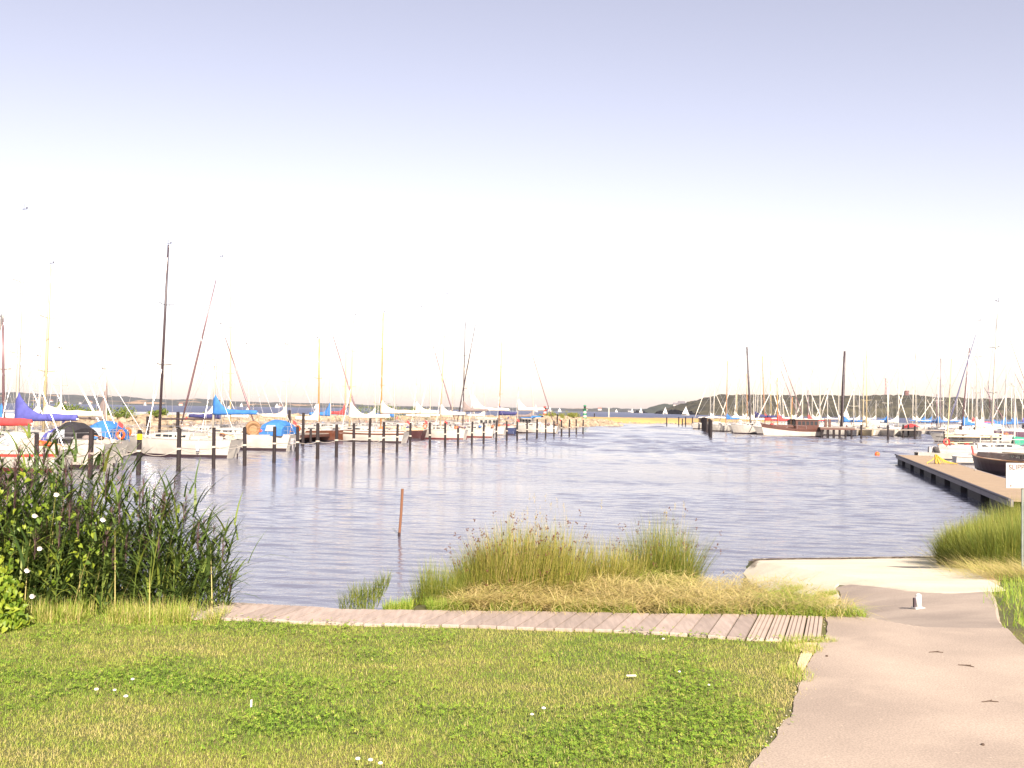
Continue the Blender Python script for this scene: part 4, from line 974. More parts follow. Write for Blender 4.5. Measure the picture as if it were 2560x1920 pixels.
GR = 'sailing boats in the right-hand marina'
def rboat(mast_px, top, Y, ang, label, L=8.5, **kw):
    m_ = atY(mast_px, 1040, Y); d = Vector((math.cos(ang), math.sin(ang), 0)); mx = .58*L; s = Vector((m_.x,Y,0))-d*mx
    h = EYE.z + (ray(*top).z/ray(*top).y)*Y
    k = dict(lod=0, group=GR); k.update(kw)
    # lean of the mast towards the photographed head, along the boat
    dxw = atY(top[0], top[1], Y).x - m_.x; rk = 0 if abs(d.x) < .25 else max(-.06, min(.08, -dxw/(h*d.x)))
    hx = 0
    return sailboat((s.x,s.y), ang, L, label, mast_x=mx, mast_h=h, rake=rk, heelx=hx, **k)
A_L, A_R = R(163), R(-17)
spec = [ # mast px, top, Y, heading, label, options
 (1776,(1776,938),205,A_L,'yacht with a pale mast at the left end of the right-hand marina',dict(cm=CVW,furl=CVW,spar=ALU)),
 (1784,(1786,975),190,A_R,'low yacht behind the black palisade with stays crossing at its mast',dict(cm=CVW,furl=CVW,L=7)),
 (1815,(1819,902),170,A_L,'yacht with an orange-brown mast left of the wooded hill crest',dict(spar=WOODM,cm=CVB)),
 (1842,(1842,934),185,A_R,'yacht with a thin ivory mast right of the orange-brown one',dict(spar=ALUY,cm=CVW)),
 (1856,(1857,985),215,A_L,'small yacht whose ivory mast barely tops the hill',dict(spar=ALUY,cm=CVW,L=7)),
 (1868,(1867,934),200,A_R,'yacht with a short orange mast left of the dark purple one',dict(spar=WOODM,cm=CVC)),
 (1877,(1868,867),160,A_L,'yacht with a dark purple mast leaning to the left',dict(spar=DARKM,cm=CVW,mr=.16)),
 (1884,(1884,976),210,A_L,'white-masted yacht just right of the dark purple mast',dict(cm=CVW,L=7)),
 (1894,(1895,985),230,A_R,'small pale-masted yacht low against the hill left of the tall pale pair',dict(cm=CVW,L=7)),
 (1903,(1903,868),165,A_R,'yacht with a thick pale mast left of the wheelhouse boat',dict(cm=CVW,furl=CVW)),
 (1913,(1906,890),155,A_L,'yacht with a tall orange mast above the wheelhouse boat bow',dict(spar=WOODM,cm=CVR)),
 (1928,(1926,898),175,A_R,'yacht with a yellow-ivory mast above the wheelhouse boat',dict(spar=ALUY,cm=CVC,furl=CVW)),
 (1944,(1943,945),150,A_L,'yacht with a short orange mast in front of the dark furled sails',dict(spar=WOODM,cm=CVR,furl=CVW)),
 (1962,(1936,865),168,A_R,'yacht with the longer dark furled sail slanting to the right',dict(furl=PURPM,cm=CVW)),
 (1955,(1940,893),185,A_R,'yacht with the shorter dark furled sail slanting to the right',dict(furl=PURPM,cm=CVW)),
 (1977,(1978,896),190,A_L,'yacht with a pale mast above the wheelhouse roof',dict(cm=CVW,furl=CVW)),
 (1990,(1991,887),215,A_R,'yacht with a tall thin mast behind the crossed white stays',dict(cm=CVW,furl=CVW)),
 (2006,(2007,931),165,A_R,'yacht with a pale pinkish mast above the wheelhouse stern',dict(cm=CVW,furl=CVW)),
 (2020,(2020,975),158,A_L,'yacht with a short brown mast carrying a red cover behind the wheelhouse boat',dict(spar=PURPM,cm=CVR,L=7)),
 (2030,(2031,912),200,A_L,'yacht with a thin white mast right of the wheelhouse boat',dict(cm=CVW,furl=CVW)),
 (2050,(2051,880),172,A_R,'yacht with a stout white mast left of the thick dark mast',dict(cm=CVW,furl=CVW)),
 (2068,(2069,965),220,A_L,'small yacht with a white slanting furled sail left of the thick dark mast',dict(cm=CVW,furl=CVW,L=7)),
 (2096,(2098,877),190,A_L,'yacht with a pale mast touching the thick dark one',dict(cm=CVW,furl=CVW)),
 (2104,(2111,878),150,A_L,'yacht with the thick dark mast and blue sail cover in the right-hand marina',dict(spar=DARKM,cm=CVB,mr=.24)),
 (2150,(2148,960),230,A_R,'little yacht with a hair-thin mast right of the thick dark mast',dict(cm=CVW,L=7)),
 (2157,(2160,895),160,A_L,'yacht with a tan tapering mast right of the thick dark mast',dict(spar=PURPM and ALUY,cm=CVC,furl=CVW)),
 (2190,(2190,1000),260,A_R,'little moored yacht far off below the radio mast',dict(cm=CVW,L=7)),
 (2219,(2224,915),175,A_R,'yacht with a white mast below the radio mast and a slanting white furled sail',dict(cm=CVB,furl=CVW)),
 (2246,(2247,920),150,A_R,'yacht with a pale green-white mast and white cover left of the brick tower',dict(cm=CVW,boomL=4)),
 (2281,(2283,960),200,A_L,'yacht with a thin mast just right of the brick tower',dict(cm=CVW)),
 (2290,(2289,868),165,A_L,'yacht with a tall pinkish mast above the red tarpaulin boat',dict(cm=CVW,furl=CVW,spar=ALU)),
 (2313,(2314,990),190,A_R,'low yacht with an ivory mast right of the tall pinkish mast',dict(cm=CVB,furl=CVW,L=7)),
 (2330,(2331,985),210,A_R,'second low yacht right of the tall pinkish mast',dict(cm=CVB,L=7)),
 (2341,(2342,985),170,A_L,'yacht with a brown mast and bright blue boom cover right of the red tarpaulin boat',dict(cm=CVB,spar=PURPM,furl=CVW)),
 (2351,(2352,896),160,A_R,'yacht with a straight mauve mast right of the red tarpaulin boat',dict(cm=CVB,spar=PURPM)),
 (2358,(2358,955),195,A_L,'yacht with a short mast touching the mauve mast',dict(cm=CVW)),
 (2392,(2393,985),210,A_R,'low yacht behind the long slanting bluish furled sail',dict(cm=CVW,furl=CVW,L=7)),
 (2403,(2423,870),120,A_L,'yacht with a dark mast raking right behind the long furled sail',dict(spar=PURPM,cm=CVB)),
 (2420,(2422,950),180,A_R,'yacht with a pale mast and blue cover under the long furled sail',dict(cm=CVB)),
 (2430,(2431,960),165,A_L,'yacht with a thin white mast and red cover patch right of the furled sail',dict(cm=CVR)),
 (2443,(2444,975),200,A_R,'yacht with a green-white mast in the crowd at the right',dict(cm=CVW)),
 (2462,(2443,948),150,A_R,'yacht with a slanting furled sail low in the right-hand crowd',dict(cm=CVW,furl=PURPM)),
 (2478,(2471,953),170,A_L,'yacht with a dark thin mast right of the slanting furled sail',dict(cm=CVB,spar=PURPM)),
 (2515,(2516,910),140,A_R,'yacht with a white mast and blue boom cover near the right edge',dict(cm=CVB,furl=CVW)),
 (2528,(2529,950),165,A_L,'yacht with crossed white stays near the right edge',dict(cm=CVB,furl=CVW)),
 (2545,(2530,915),150,A_R,'yacht with a thin dark furled sail slanting down to the right edge',dict(cm=CVB,furl=PURPM)),
 (2556,(2556,945),170,A_L,'yacht with a pink-white mast at the right edge',dict(cm=CVV)),
]
for (mp_, tp_, Y, an, lb, kw) in spec: rboat(mp_, tp_, Y, an+R(random.uniform(-3,3)), lb, **kw)
# boats lying end-on to the camera in front of the jetty
def endon(px, py, w, ang, label, **kw):
    p = P(px, py); kw.setdefault('L', 8.0); L = kw.pop('L'); d = Vector((math.cos(ang), math.sin(ang), 0)); 
    k = dict(lod=1, group=GR, B=w*p.y/F); k.update(kw); bowward = k.pop('bow', True)
    s = p - d*L if bowward else p
    return sailboat((s.x,s.y), ang, L, label, **k)
endon(2142,1092,24,R(-100),'small white yacht moored bow towards us, leftmost of the end-on boats', L=6.5, mast_h=7, cm=CVB, buoy=ORANGE)
endon(2180,1093,34,R(-97),'cream yacht moored bow towards us, right of the small white one', L=8, hm=CREAM, mast_h=12.5, cm=CVC, spar=ALUY, cabin=CREAM)
endon(2236,1093,32,R(-95),'white yacht moored bow towards us with a round bow and blue cloth at its side', L=8, mast_h=8, cm=CVB)
s = P(2322,1096); motorboat((s.x-.5,s.y+7), R(-98), 7.0, 'white boat under a bright red tarpaulin moored bow towards us', WHITE, DARKB, WHITE, CVR, tarp=CVR, B=2.6, fb=1.2)
endon(2362,1092,28,R(-96),'grey-hulled yacht moored bow towards us right of the red tarpaulin boat', L=7.5, hm=GREYH, mast_h=9, cm=CVB)
for i, (px, py) in enumerate(((2153,1098),(2220,1099),(2258,1095),(2271,1095),(2287,1099),(2400,1100),(2436,1106))):
    p = P(px, py); pile(p, 1.9, .13, 'dark pile among the end-on boats, %s from the left' % ordn[i], 'piles among the end-on boats of the right-hand marina', wrap=False)
# wheelhouse boat
s = P(2053,1093); b_ = P(1893,1092); d = (b_-s).normalized()
motorboat((s.x,s.y), math.atan2(d.y,d.x), 9.6, 'old white wooden cutter with a brown bulwark and brown wheelhouse', WHITE, DARKB, BROWNW, WHITE, cabx=(.12,.50), ch=1.35, wins=5, sm=BROWNW, wide=True, fb=1.05, B=3.0, sheer=.75, rail=BROWNW, mast=5.5, name='wooden_cutter', cat='boat')
s = P(1864,1080); sailboat((s.x+9.5,s.y+3), R(172), 9.5, 'white yacht with a navy cover rising to the right, left of the wheelhouse boat', mast_x=1.2, mast_h=9, cm=CVN, boomL=.5, boom_bare=True, lod=1, group=GR, furl=None) if False else None
def plain(px_s, py_s, px_b, label, **kw):
    s = P(px_s, py_s); b_ = P(px_b, py_s-2); d = (b_-s); L = d.length; d.normalize(); return s, d, L
s, d, L = plain(1936,1086,1826,''); sailboat((s.x,s.y), math.atan2(d.y,d.x), min(L,11), 'big white yacht with its bow beside the wheelhouse boat', mast_x=L*.45, mast_h=13.5, cm=CVN, boomL=4, lod=1, group=GR, fb=1.2, boom_z=2.6, cover_h=.7)
s, d, L = plain(1880,1080,1796,''); sailboat((s.x,s.y), math.atan2(d.y,d.x), min(L,11), 'white yacht with an overhanging bow right of the black palisade', mast_x=L*.5, mast_h=11, cm=CVW, lod=1, group=GR, fb=1.1, furl=CVW, hoodm=CVW)
# jetty end right of the wheelhouse boat
p = P(2056,1094); e = empty('jetty', (p.x,p.y,0), R(-4), 'wooden jetty head with dark piles right of the wheelhouse boat', 'jetty')
mb = MB(); mb.box((1.9,3.5,1.35), (4.6,8,.14)); mb.build('deck', JT, e)
mb = MB(); mb.box((1.9,-.52,1.22), (4.6,.07,.26)); mb.build('edge_beam', BROWNW, e)
for k in range(6):
    for q in (0,3): mb = MB(); mb.tube([(-.2+k*.8,-.35+q,-1.5),(-.2+k*.8,-.35+q,1.3)], .14, 8); mb.build('pile', PILE, e)
mb = MB(); mb.box((60,6,1.15), (120,2,.14)); mb.build('walkway', JT, e)
for px_, lb in ((2064,'left'),(2074,'right')):
    q = atY(px_,1060,p.y+1.2); ee = empty('power_pedestal', (q.x,q.y,1.42), 0, '%s brown service post standing on the jetty head' % lb, 'post'); mb = MB(); mb.box((0,0,.55),(.3,.25,1.1)); mb.build('column', BROWNW, ee); mb = MB(); mb.box((0,0,1.16),(.36,.3,.1)); mb.build('cap', WHITE, ee)

# ---- pontoon in the right foreground
pa = P(2241,1137,.55); pb = P(2514,1244,.55); pd = (pb-pa).normalized(); pn = Vector((-pd.y, pd.x, 0))
if pn.x < 0: pn = -pn
PL = (pb-pa).length+1.0; ang = math.atan2(pd.y, pd.x)
e = empty('pontoon', (pa.x,pa.y,0), ang, 'long floating pontoon with a tan plank deck in front of the right-hand dinghies', 'pontoon')
sgn = 1 if (Matrix.Rotation(ang,3,'Z') @ Vector((0,1,0))).dot(pn) > 0 else -1
TAN = mat('sun_bleached_plank', (.30,.225,.15), .85, .12, 4, stretch=(4,.3,1))
mb = MB(); Wd = 2.1
for k in range(int(PL/.15)):
    pass
nb = int(PL/.145)
for k in range(nb):
    x = .07+k*.145; bmb = MB(); bmb.box((x, sgn*(Wd/2+.02), .525+random.uniform(-.004,.004)), (.132, Wd-.06, .05)); bmb.build('plank', TAN, e)
mb = MB(); mb.box((PL/2, sgn*.0, .44), (PL,.08,.22)); mb.box((PL/2, sgn*Wd, .44), (PL,.08,.22)); mb.build('side_beam', mat('grey_painted_beam', (.22,.20,.22), .6, .12, 2), e)
mb = MB(); mb.tube([(0,-sgn*.07,.56),(PL,-sgn*.07,.56)], .05, 8); mb.build('rubbing_strip', mat('dark_rubber', (.07,.06,.08), .6), e)
mb = MB(); mb.box((-.02, sgn*Wd/2, .43), (.06,Wd,.2)); mb.build('end_beam', mat('grey_painted_beam', (.2,.2,.2)), e)
for k in range(8):
    mb = MB(); mb.box((1.6+k*(PL-2)/7.5, sgn*Wd/2, .08), (2.9,Wd-.12,.5)); mb.build('float', mat('dark_float', (.03,.026,.032), .7), e)
for k in range(5):
    mb = MB(); x = 2+k*(PL-4)/4; y = sgn*(Wd-.2); mb.tube([(x-.12,y,.62),(x+.12,y,.62)], .025, 6); mb.tube([(x,y,.55),(x,y,.62)], .03, 6); mb.build('cleat', STEEL, e)
# yellow hose bundle
p = P(2338,1158,.58)
e = empty('yellow_rope_bundle', (p.x,p.y,.56), 0, 'bundle of yellow rope heaped on the pontoon and trailing over its edge', 'rope')
mb = MB()
for k in range(9):
    a = random.uniform(0,6.28); mb.tube([(.14*math.cos(a),.14*math.sin(a)-.3,.02),(.06*math.cos(a),.05*math.sin(a),.42+random.uniform(-.06,.1)),(.16+.05*k,-.1,.38-.03*k),(.25+.08*k,-.1*k,.03)], .022, 5)
mb.build('coil', YROPE, e)
mb = MB(); mb.tube([(0,0,.4),(-.2,-.1,.2),(-.52,-.2,.05),(-.6,-.22,-.3),(-.66,-.24,-.75)], .022, 5); mb.build('loose_end', YROPE, e)
mb = MB(); mb.tube([(0,0,0),(0,0,.5)], .04, 7); mb.build('post', BROWNW, e)
# orange buoy
p = P(2193,1138); e = empty('mooring_buoy', (p.x,p.y,0), 0, 'round orange-red mooring buoy floating left of the pontoon', 'buoy'); mb = MB(); mb.ball((0,0,.08), .2, 12, 8); mb.build('float', ORANGE, e); mb = MB(); mb.ring((0,0,.3),.05,.012,'x'); mb.build('ring', STEEL, e)

# boats right of the pontoon
GP = 'boats lying on the far side of the pontoon'
s = P(2338,1149); d = Vector((1,.03,0)).normalized()
sailboat((s.x,s.y), math.atan2(d.y,d.x), 8.6, 'white half-decked keelboat with a hull side painted shade-grey and red-white lifebuoy beyond the pontoon', fb=.85, B=2.4, hm=GREYH, sm=WHITE, mast_x=4.15, mast_h=EYE.z+(ray(2500,755).z/ray(2500,755).y)*s.y, rake=-.045, cm=CVW, boomL=2.8, spar=ALU, group=GP, furl=CVW, outboard=True, buoy=REDP, nbuoy=1, boom_z=1.9, cover_h=.5)  # grey hull colour stands in for shade on a white hull
s = P(2392,1163)
def dinghy(px, py, L, ang, label, hm, inm, **kw):
    p = P(px, py); motor = kw.get('motor'); e = empty('open_dinghy', (p.x,p.y,0), ang, label, 'dinghy', GP); st = hull_shape(L, L*.38, .5); 
    mb = MB(); rings = []
    for t, hb, s_ in st: rings.append([(t*L,-hb,s_),(t*L,-hb*.8,.12),(t*L,0,-.15),(t*L,hb*.8,.12),(t*L,hb,s_)])
    mb.loft(rings, closed=False); mb.add(rings[0], [(0,1,2,3,4)]); mb.build('hull', hm, e)
    mb = MB()
    for sg in (-1,1): mb.tube([(t*L,sg*hb,s_) for t,hb,s_ in st], .04, 5)
    mb.build('gunwale', inm, e)
    for t in (.25,.5,.75): mb = MB(); mb.box((t*L,0,.36),(.25,L*.3,.04)); mb.build('thwart', inm, e)
    return e
dinghy(2386,1160,3.6,R(4),'small white open dinghy lying along the pontoon left of the red bow',WHITE,WHITE)
dinghy(2345,1147,3.2,R(2),'second white open dinghy beyond the pontoon with a dark outboard',WHITE,CREAM)
# red-stemmed boat
s = Vector((28.1,51.0,0)); 
e = motorboat((s.x,s.y), math.atan2(8.1,-.75), 8.2, 'dark maroon wooden boat with a bright red stem and cream deck beside the pontoon', MAROON, DARKB, WOODH, CVC, B=2.2, fb=.80, cabx=(.18,.42), ch=.4, wins=3, rail=WOODM, sheer=.2, group=GP, lod=0)
mb = MB(); mb.tube([(8.2-.85,0,-.2),(8.2-.4,0,.4),(8.22,0,1.45)], [.07,.07,.06], 6); mb.build('stem', REDP, e)
# masts of dinghies kept by the pontoon
for (bx, by, tp_, m_, lb, r_) in ((2366,1136,(2379,897),ALUY,'slim yellow-ivory mast dinghy at the far corner of the pontoon',.05),(2449,1128,(2459,948),ALU,'sailing dinghy with a plain white mast beyond the red bow',.05),(2503,1122,(2520,905),ALU,'sailing dinghy with a white mast left of the thick white mast',.05),(2535,1118,(2539,940),ALU,'sailing dinghy with the thick white mast and green boom cover at the right edge',.075)):
    p = P(bx, by+14); h = EYE.z+(ray(*tp_).z/ray(*tp_).y)*p.y; tx = atY(tp_[0],tp_[1],p.y).x-p.x
    e = empty('sailing_dinghy', (p.x,p.y,0), 0, lb, 'dinghy', GP); L = 4.6
    st = hull_shape(L,1.6,.5); rings = []
    for t, hb, s_ in st: rings.append([(t*L-2.2,-hb,s_),(t*L-2.2,-hb*.8,.12),(t*L-2.2,0,-.15),(t*L-2.2,hb*.8,.12),(t*L-2.2,hb,s_)])
    mb = MB(); mb.loft(rings, closed=False); mb.build('hull', WHITE, e)
    mb = MB()
    for i in range(len(st)-1):
        (t0,h0,s0),(t1,h1,s1) = st[i],st[i+1]; mb.add([(t0*L-2.2,-h0,s0),(t0*L-2.2,h0,s0),(t1*L-2.2,h1,s1),(t1*L-2.2,-h1,s1)],[(0,1,2,3)])
    mb.build('deck', DECK, e)
    mb = MB(); mb.tube([(0,0,.3),(tx*.5,0,h*.5),(tx,0,h)], [r_,r_*.9,r_*.6], 7); mb.build('mast', m_, e)
    mb = MB(); mb.tube([(0,0,1.25),(1.9,0,1.3)], .035, 6); mb.build('boom', m_, e)
    mb = MB()
    for sg in (-1,1): mb.tube([(0,sg*.75,.5),(tx*.8,0,h*.8)], .008, 4)
    mb.tube([(-2.1,0,.5),(tx*.85,0,h*.85)], .008, 4); mb.build('stay', STEEL, e)
    if m_ is ALU and r_ > .06:
        rings = []
        for k in range(7):
            x = -.1+k*.42; w = .12+.5*math.sin(math.pi*min(1,k/6+.1)); rings.append([(x,-.42,.72-.06*math.sin(k*2)),(x,-.2,1.18),(x,0,1.5-.05*k),(x,.2,1.18),(x,.42,.72)])
        mb = MB(); mb.loft(rings, closed=False); mb.build('boom_cover', CVGR, e)
# yacht with long bluish furled sail slanting to the right masthead
p = P(2385,1118); L = 9.0
q = P(2395,1112); tp_ = (2483,815)
h = EYE.z+(ray(2500,755).z/ray(2500,755).y)*q.y
sailboat((q.x+7.2,q.y+2), R(186), 8.2, 'white yacht beyond the pontoon with a long slanting bluish furled sail', fb=.9, mast_x=4.6, mast_h=EYE.z+(ray(2497,800).z/ray(2497,800).y)*q.y, rake=.03, cm=CVW, furl=mat('slate_blue_canvas',(.09,.09,.17),.8), mr=.07, group=GP, boomL=3, lod=1)
# timber landing stage with cream rails behind them, dark barge
p = P(2362,1112); e = empty('landing_stage', (p.x,p.y,0), R(1), 'landing stage of two cream rails on dark piles beyond the pontoon', 'jetty')
for z in (.95,1.25): mb = MB(); mb.box((3.2,0,z),(6.4,.1,.14)); mb.build('rail', CREAM, e)
for k in range(4): mb = MB(); mb.tube([(k*2.1,.12,-1.5),(k*2.1,.12,1.4)], .11, 8); mb.build('pile', PILE, e)
mb = MB(); mb.box((3.2,1.2,.85),(6.4,2,.1)); mb.build('deck', JT, e)
s = P(2478,1108); motorboat((s.x+9,s.y+.5), R(178), 9.0, 'dark purple-brown barge hull beyond the landing stage at the right edge', mat('purple_brown_paint',(.09,.04,.07),.5), DARKB, WHITE, CVW, cabx=(.1,.5), ch=1.0, fb=1.4, B=2.8, sheer=.1, lod=0, group=GP)

# far sails on the bay
SAIL = mat('white_sailcloth', (.8,.8,.78), .7)
def farsail(px, Y, H, label, hx=1):
    p = atY(px, 1030, Y); e = empty('sailing_boat', (p.x,Y,0), R(random.uniform(-30,30)), label, 'sailboat', 'boats sailing on the far bay')
    mb = MB(); rings = []
    for t, hb, s_ in hull_shape(8,2.6,.9): rings.append([(t*8-4,-hb,s_),(t*8-4,-hb*.7,0),(t*8-4,hb*.7,0),(t*8-4,hb,s_)])
    mb.loft(rings, closed=False); mb.add([rings[i][k] for i in range(len(rings)) for k in (0,3)], [(2*i,2*i+1,2*i+3,2*i+2) for i in range(len(rings)-1)]); mb.build('hull', WHITE, e)
    mb = MB(); mb.tube([(.6,0,.8),(.6,0,H)], [.08,.05], 5); mb.build('mast', ALU, e)
    for nm, tri, bl in (('mainsail', [(.5,0,1.6),(-3.6,.5,1.7),(.5,0,H)], -.35), ('foresail', [(3.8,0,1.1),(.7,.3,1.3),(.7,0,H*.85)], -.3)):
        a, b_, c = map(Vector, tri); vs, fs = [], []; n = 6
        for i in range(n+1):
            for j in range(n+1-i):
                u, v_ = i/n, j/n; w = 1-u-v_; q = a*w+b_*v_+c*u; q.y += bl*-4*w*v_*1.2*(1-u) ; vs.append(tuple(q))
        o = 0; off = []
        for i in range(n+1): off.append(o); o += n+1-i
        for i in range(n):
            for j in range(n-i):
                fs.append((off[i]+j, off[i]+j+1, off[i+1]+j))
                if j < n-i-1: fs.append((off[i]+j+1, off[i+1]+j+1, off[i+1]+j))
        mb = MB(); mb.add(vs, fs); mb.build(nm, SAIL, e)
for px, Y, H, lb in ((362,2600,10,'tiny sailing boat under white sail off the left headland'),(603,2500,11,'tiny white sail right of the bright blue sail cover'),(692,1900,9,'tiny white sail left of the orange spruce mast'),(790,1700,9,'tiny white sail beside the orange spruce mast, off the low shore'),
    (1339,1500,12,'white sail just left of the red and white beacon'),(1374,1900,10,'small white sail between the beacons, nearer the red one'),(1399,1900,8,'small white sail between the beacons, nearer the green one'),(1541,2600,9,'tiny white sail left of three others off the middle headland'),(1580,2300,11,'white sail left of the middle headland, second from the left'),(1602,2100,12,'white sail at the left foot of the middle headland'),
    (1663,1500,11,'white sail in front of the middle wooded headland'),(1714,1000,9.5,'nearest white sail off the foot of the big wooded hill'),(2115,900,9,'white sail just right of the thick dark mast')):
    farsail(px, Y, H, lb)
p = P(1658,1035.5); e = empty('channel_buoy', (p.x,p.y,0), 0, 'pale round channel buoy beyond the golden spit', 'buoy'); mb = MB(); mb.ball((0,0,.5), 1.0, 10, 6); mb.build('float', WHITE, e)

# ================================================================== BOARDWALK
farpx = [(380,1500),(621,1508),(775,1517),(855,1523),(1021,1525),(1236,1528),(1300,1527.5),(1582,1534),(1893,1536.5),(2056,1541.6)]
nearpx = [(300,1538),(600,1546),(867,1558),(1175,1564.5),(1582,1578),(1864,1596),(2052,1600)]
ZB = 1.52
fe = [P(a,b,ZB) for a,b in farpx]; ne = [P(a,b,ZB) for a,b in nearpx]
NY = lambda X: float(np.interp(X, [p.x for p in ne], [p.y for p in ne]))
FY = lambda X: float(np.interp(X, [p.x for p in fe], [p.y for p in fe]))
BD = Vector((math.sin(R(19.6)), math.cos(R(19.6)), 0))
bw = empty('boardwalk', (0,8.2,ZB), 0, 'low boardwalk of weathered pinkish-grey planks along the lawn edge', 'boardwalk')
def plankmat(i):
    base = np.array([.36,.292,.25])*rng.uniform(.80,1.14); c2 = base*.72
    return mat('weathered_walk_plank_%d' % i, tuple(base), .85, .1, 5, bump=.25, col2=tuple(c2), stretch=(5,.7,1))
PM = [plankmat(i) for i in range(6)]
def joint(xf):
    yf = FY(xf); w = bisect(lambda w: (yf-BD.y*w) - NY(xf-BD.x*w), 0, 3); return Vector((xf,yf,ZB)), Vector((xf-BD.x*w, yf-BD.y*w, ZB))
x_start = P(430,1502,ZB).x; x_end = P(1896,1537,ZB).x; nbd = 33; J = [joint(x_start+(x_end-x_start)*k/nbd) for k in range(nbd+1)]
O = Vector((0,8.2,ZB))
def plank(f0, n0, f1, n1, name, m, gap=.012, th=.035, jf=0, dz=0):
    u = (f1-f0).normalized(); a = f0+u*gap*.5; b_ = f1-u*gap*.5; c = n1-u*gap*.5; d = n0+u*gap*.5
    if jf: e_ = (f0-n0).normalized()*jf; c = c-e_; d = d-e_
    vs = [v_-O+Vector((0,0,dz+random.uniform(-.003,.003))) for v_ in (d,c,b_,a)]; bot = [v_-Vector((0,0,th)) for v_ in vs]
    e1 = .006; cen = sum(vs, Vector())/4
    top = [v_+(cen-v_).normalized()*e1 + Vector((0,0,.004)) for v_ in vs]
    mb = MB(); mb.add(bot+vs+top, [(3,2,1,0),(0,1,5,4),(1,2,6,5),(2,3,7,6),(3,0,4,7),(4,5,9,8),(5,6,10,9),(6,7,11,10),(7,4,8,11),(8,9,10,11)]); return mb.build(name, m, bw)
for k in range(nbd): plank(J[k][0], J[k][1], J[k+1][0], J[k+1][1], 'plank', PM[random.randrange(6)], gap=random.uniform(.012,.02), jf=random.uniform(-.015,.02))
f0, n0 = J[-1]; f1, n1 = P(2058,1542,ZB), P(2052,1600,ZB)
for k in range(4):
    mbx = MB()
    for q in range(4):
        s0 = (k*4+q)/16; s1 = (k*4+q+1)/16; A = f0.lerp(f1,s0); B_ = f0.lerp(f1,s1); Cn = n0.lerp(n1,s1); D_ = n0.lerp(n1,s0); u = (B_-A).normalized()
        g0 = .012 if q == 0 else .004
        vs = [D_+u*g0, Cn-u*.006, B_-u*.006, A+u*g0]; vs = [v_-O for v_ in vs]
        t1 = [v_+Vector((0,0,.004)) for v_ in vs]; bo = [v_-Vector((0,0,.03)) for v_ in vs]
        mbx.add(bo+t1, [(3,2,1,0),(0,1,5,4),(1,2,6,5),(2,3,7,6),(3,0,4,7),(4,5,6,7)])
    A = f0.lerp(f1,k/4); B_ = f0.lerp(f1,(k+1)/4); Cn = n0.lerp(n1,(k+1)/4); D_ = n0.lerp(n1,k/4); u=(B_-A).normalized()
    vs = [v_-O-Vector((0,0,.006)) for v_ in (D_+u*.01, Cn-u*.004, B_-u*.004, A+u*.01)]; bo = [v_-Vector((0,0,.025)) for v_ in vs]
    mbx.add(bo+vs, [(3,2,1,0),(0,1,5,4),(1,2,6,5),(2,3,7,6),(3,0,4,7),(4,5,6,7)])
    mbx.build('ribbed_plank', mat('ribbed_pale_plank', (.39,.315,.26), .85, .08, 6), bw)

# ================================================================== BOLLARD, SIGN
p = G(2296,1524); e = empty('bollard', (p.x,p.y,p.z+.01), R(8), 'small pale steel bollard stub on a square foot in the slipway road', 'bollard')
PALE = mat('galvanised_pale_steel', (.62,.62,.60), .5, .06, 20)
mb = MB(); mb.box((0,0,.008), (.115,.10,.016)); mb.build('foot_plate', PALE, e)
mb = MB(); mb.tube([(0,0,.015),(0,0,.135)], [.032,.028], 14); mb.build('post', PALE, e, smooth=True)
mb = MB(); mb.tube([(0,0,.13),(0,0,.137),(0,0,.152),(0,0,.160)], [.025,.030,.027,.012], 14); mb.build('cap', PALE, e, smooth=True)
mb = MB(); mb.box((-.047,.0,.06), (.016,.03,.11)); mb.build('shadow_slab', mat('bollard_shadow_tone', (.06,.04,.05), .6), e)  # dark slab stands in for the stub's cast shadow

SY_ = 15.5
tl = atY(2515,1157,SY_); blp = atY(2519,1220,SY_); wz0 = blp.z; wz1 = tl.z
gx = atY(2575,1300,SY_).x
e = empty('notice_sign', (gx, SY_, float(zt(gx,SY_))), 0, 'white notice board on a thin grey post above the right-hand grass', 'sign')
W_ = 2*(gx-tl.x); zc = (wz0+wz1)/2 - e.location.z; Hh = wz1-wz0
mb = MB(); mb.box((0,0,zc), (W_,.012,Hh)); brd = mb.build('board', mat('weathered_white_enamel', (.40,.37,.34), .5, .02, 4), e)
brd.rotation_euler = (0, 0, 0)
bpy.context.view_layer.update()
px_o = atY(2559,1300,SY_).x-gx; mb = MB(); mb.tube([(px_o,.035,-.3),(px_o,.035,zc+Hh*.4)], .018, 8); mb.build('post', mat('grey_sign_post', (.22,.25,.23), .5), e)
def arc(cx, cz, r, a0, a1, n=7): return [(cx+r*math.cos(R(a0+(a1-a0)*i/n)), cz+r*1.0*math.sin(R(a0+(a1-a0)*i/n))) for i in range(n+1)]
LH = .070
glyph = {'S': [arc(.018,.051,.018,20,270)[:]+arc(.018,.017,.017,90,-160)], 'L': [[(0,LH),(0,0),(.034,0)]], 'I': [[(0,0),(0,LH)]], 'P': [[(0,0),(0,LH),(.020,LH)]+arc(.020,LH-.0175,.0175,90,-90)+[(0,LH-.035)]]}
lx_ = -W_/2+.045; LM = mat('faded_red_lettering', (.10,.06,.075), .6, .1, 5)
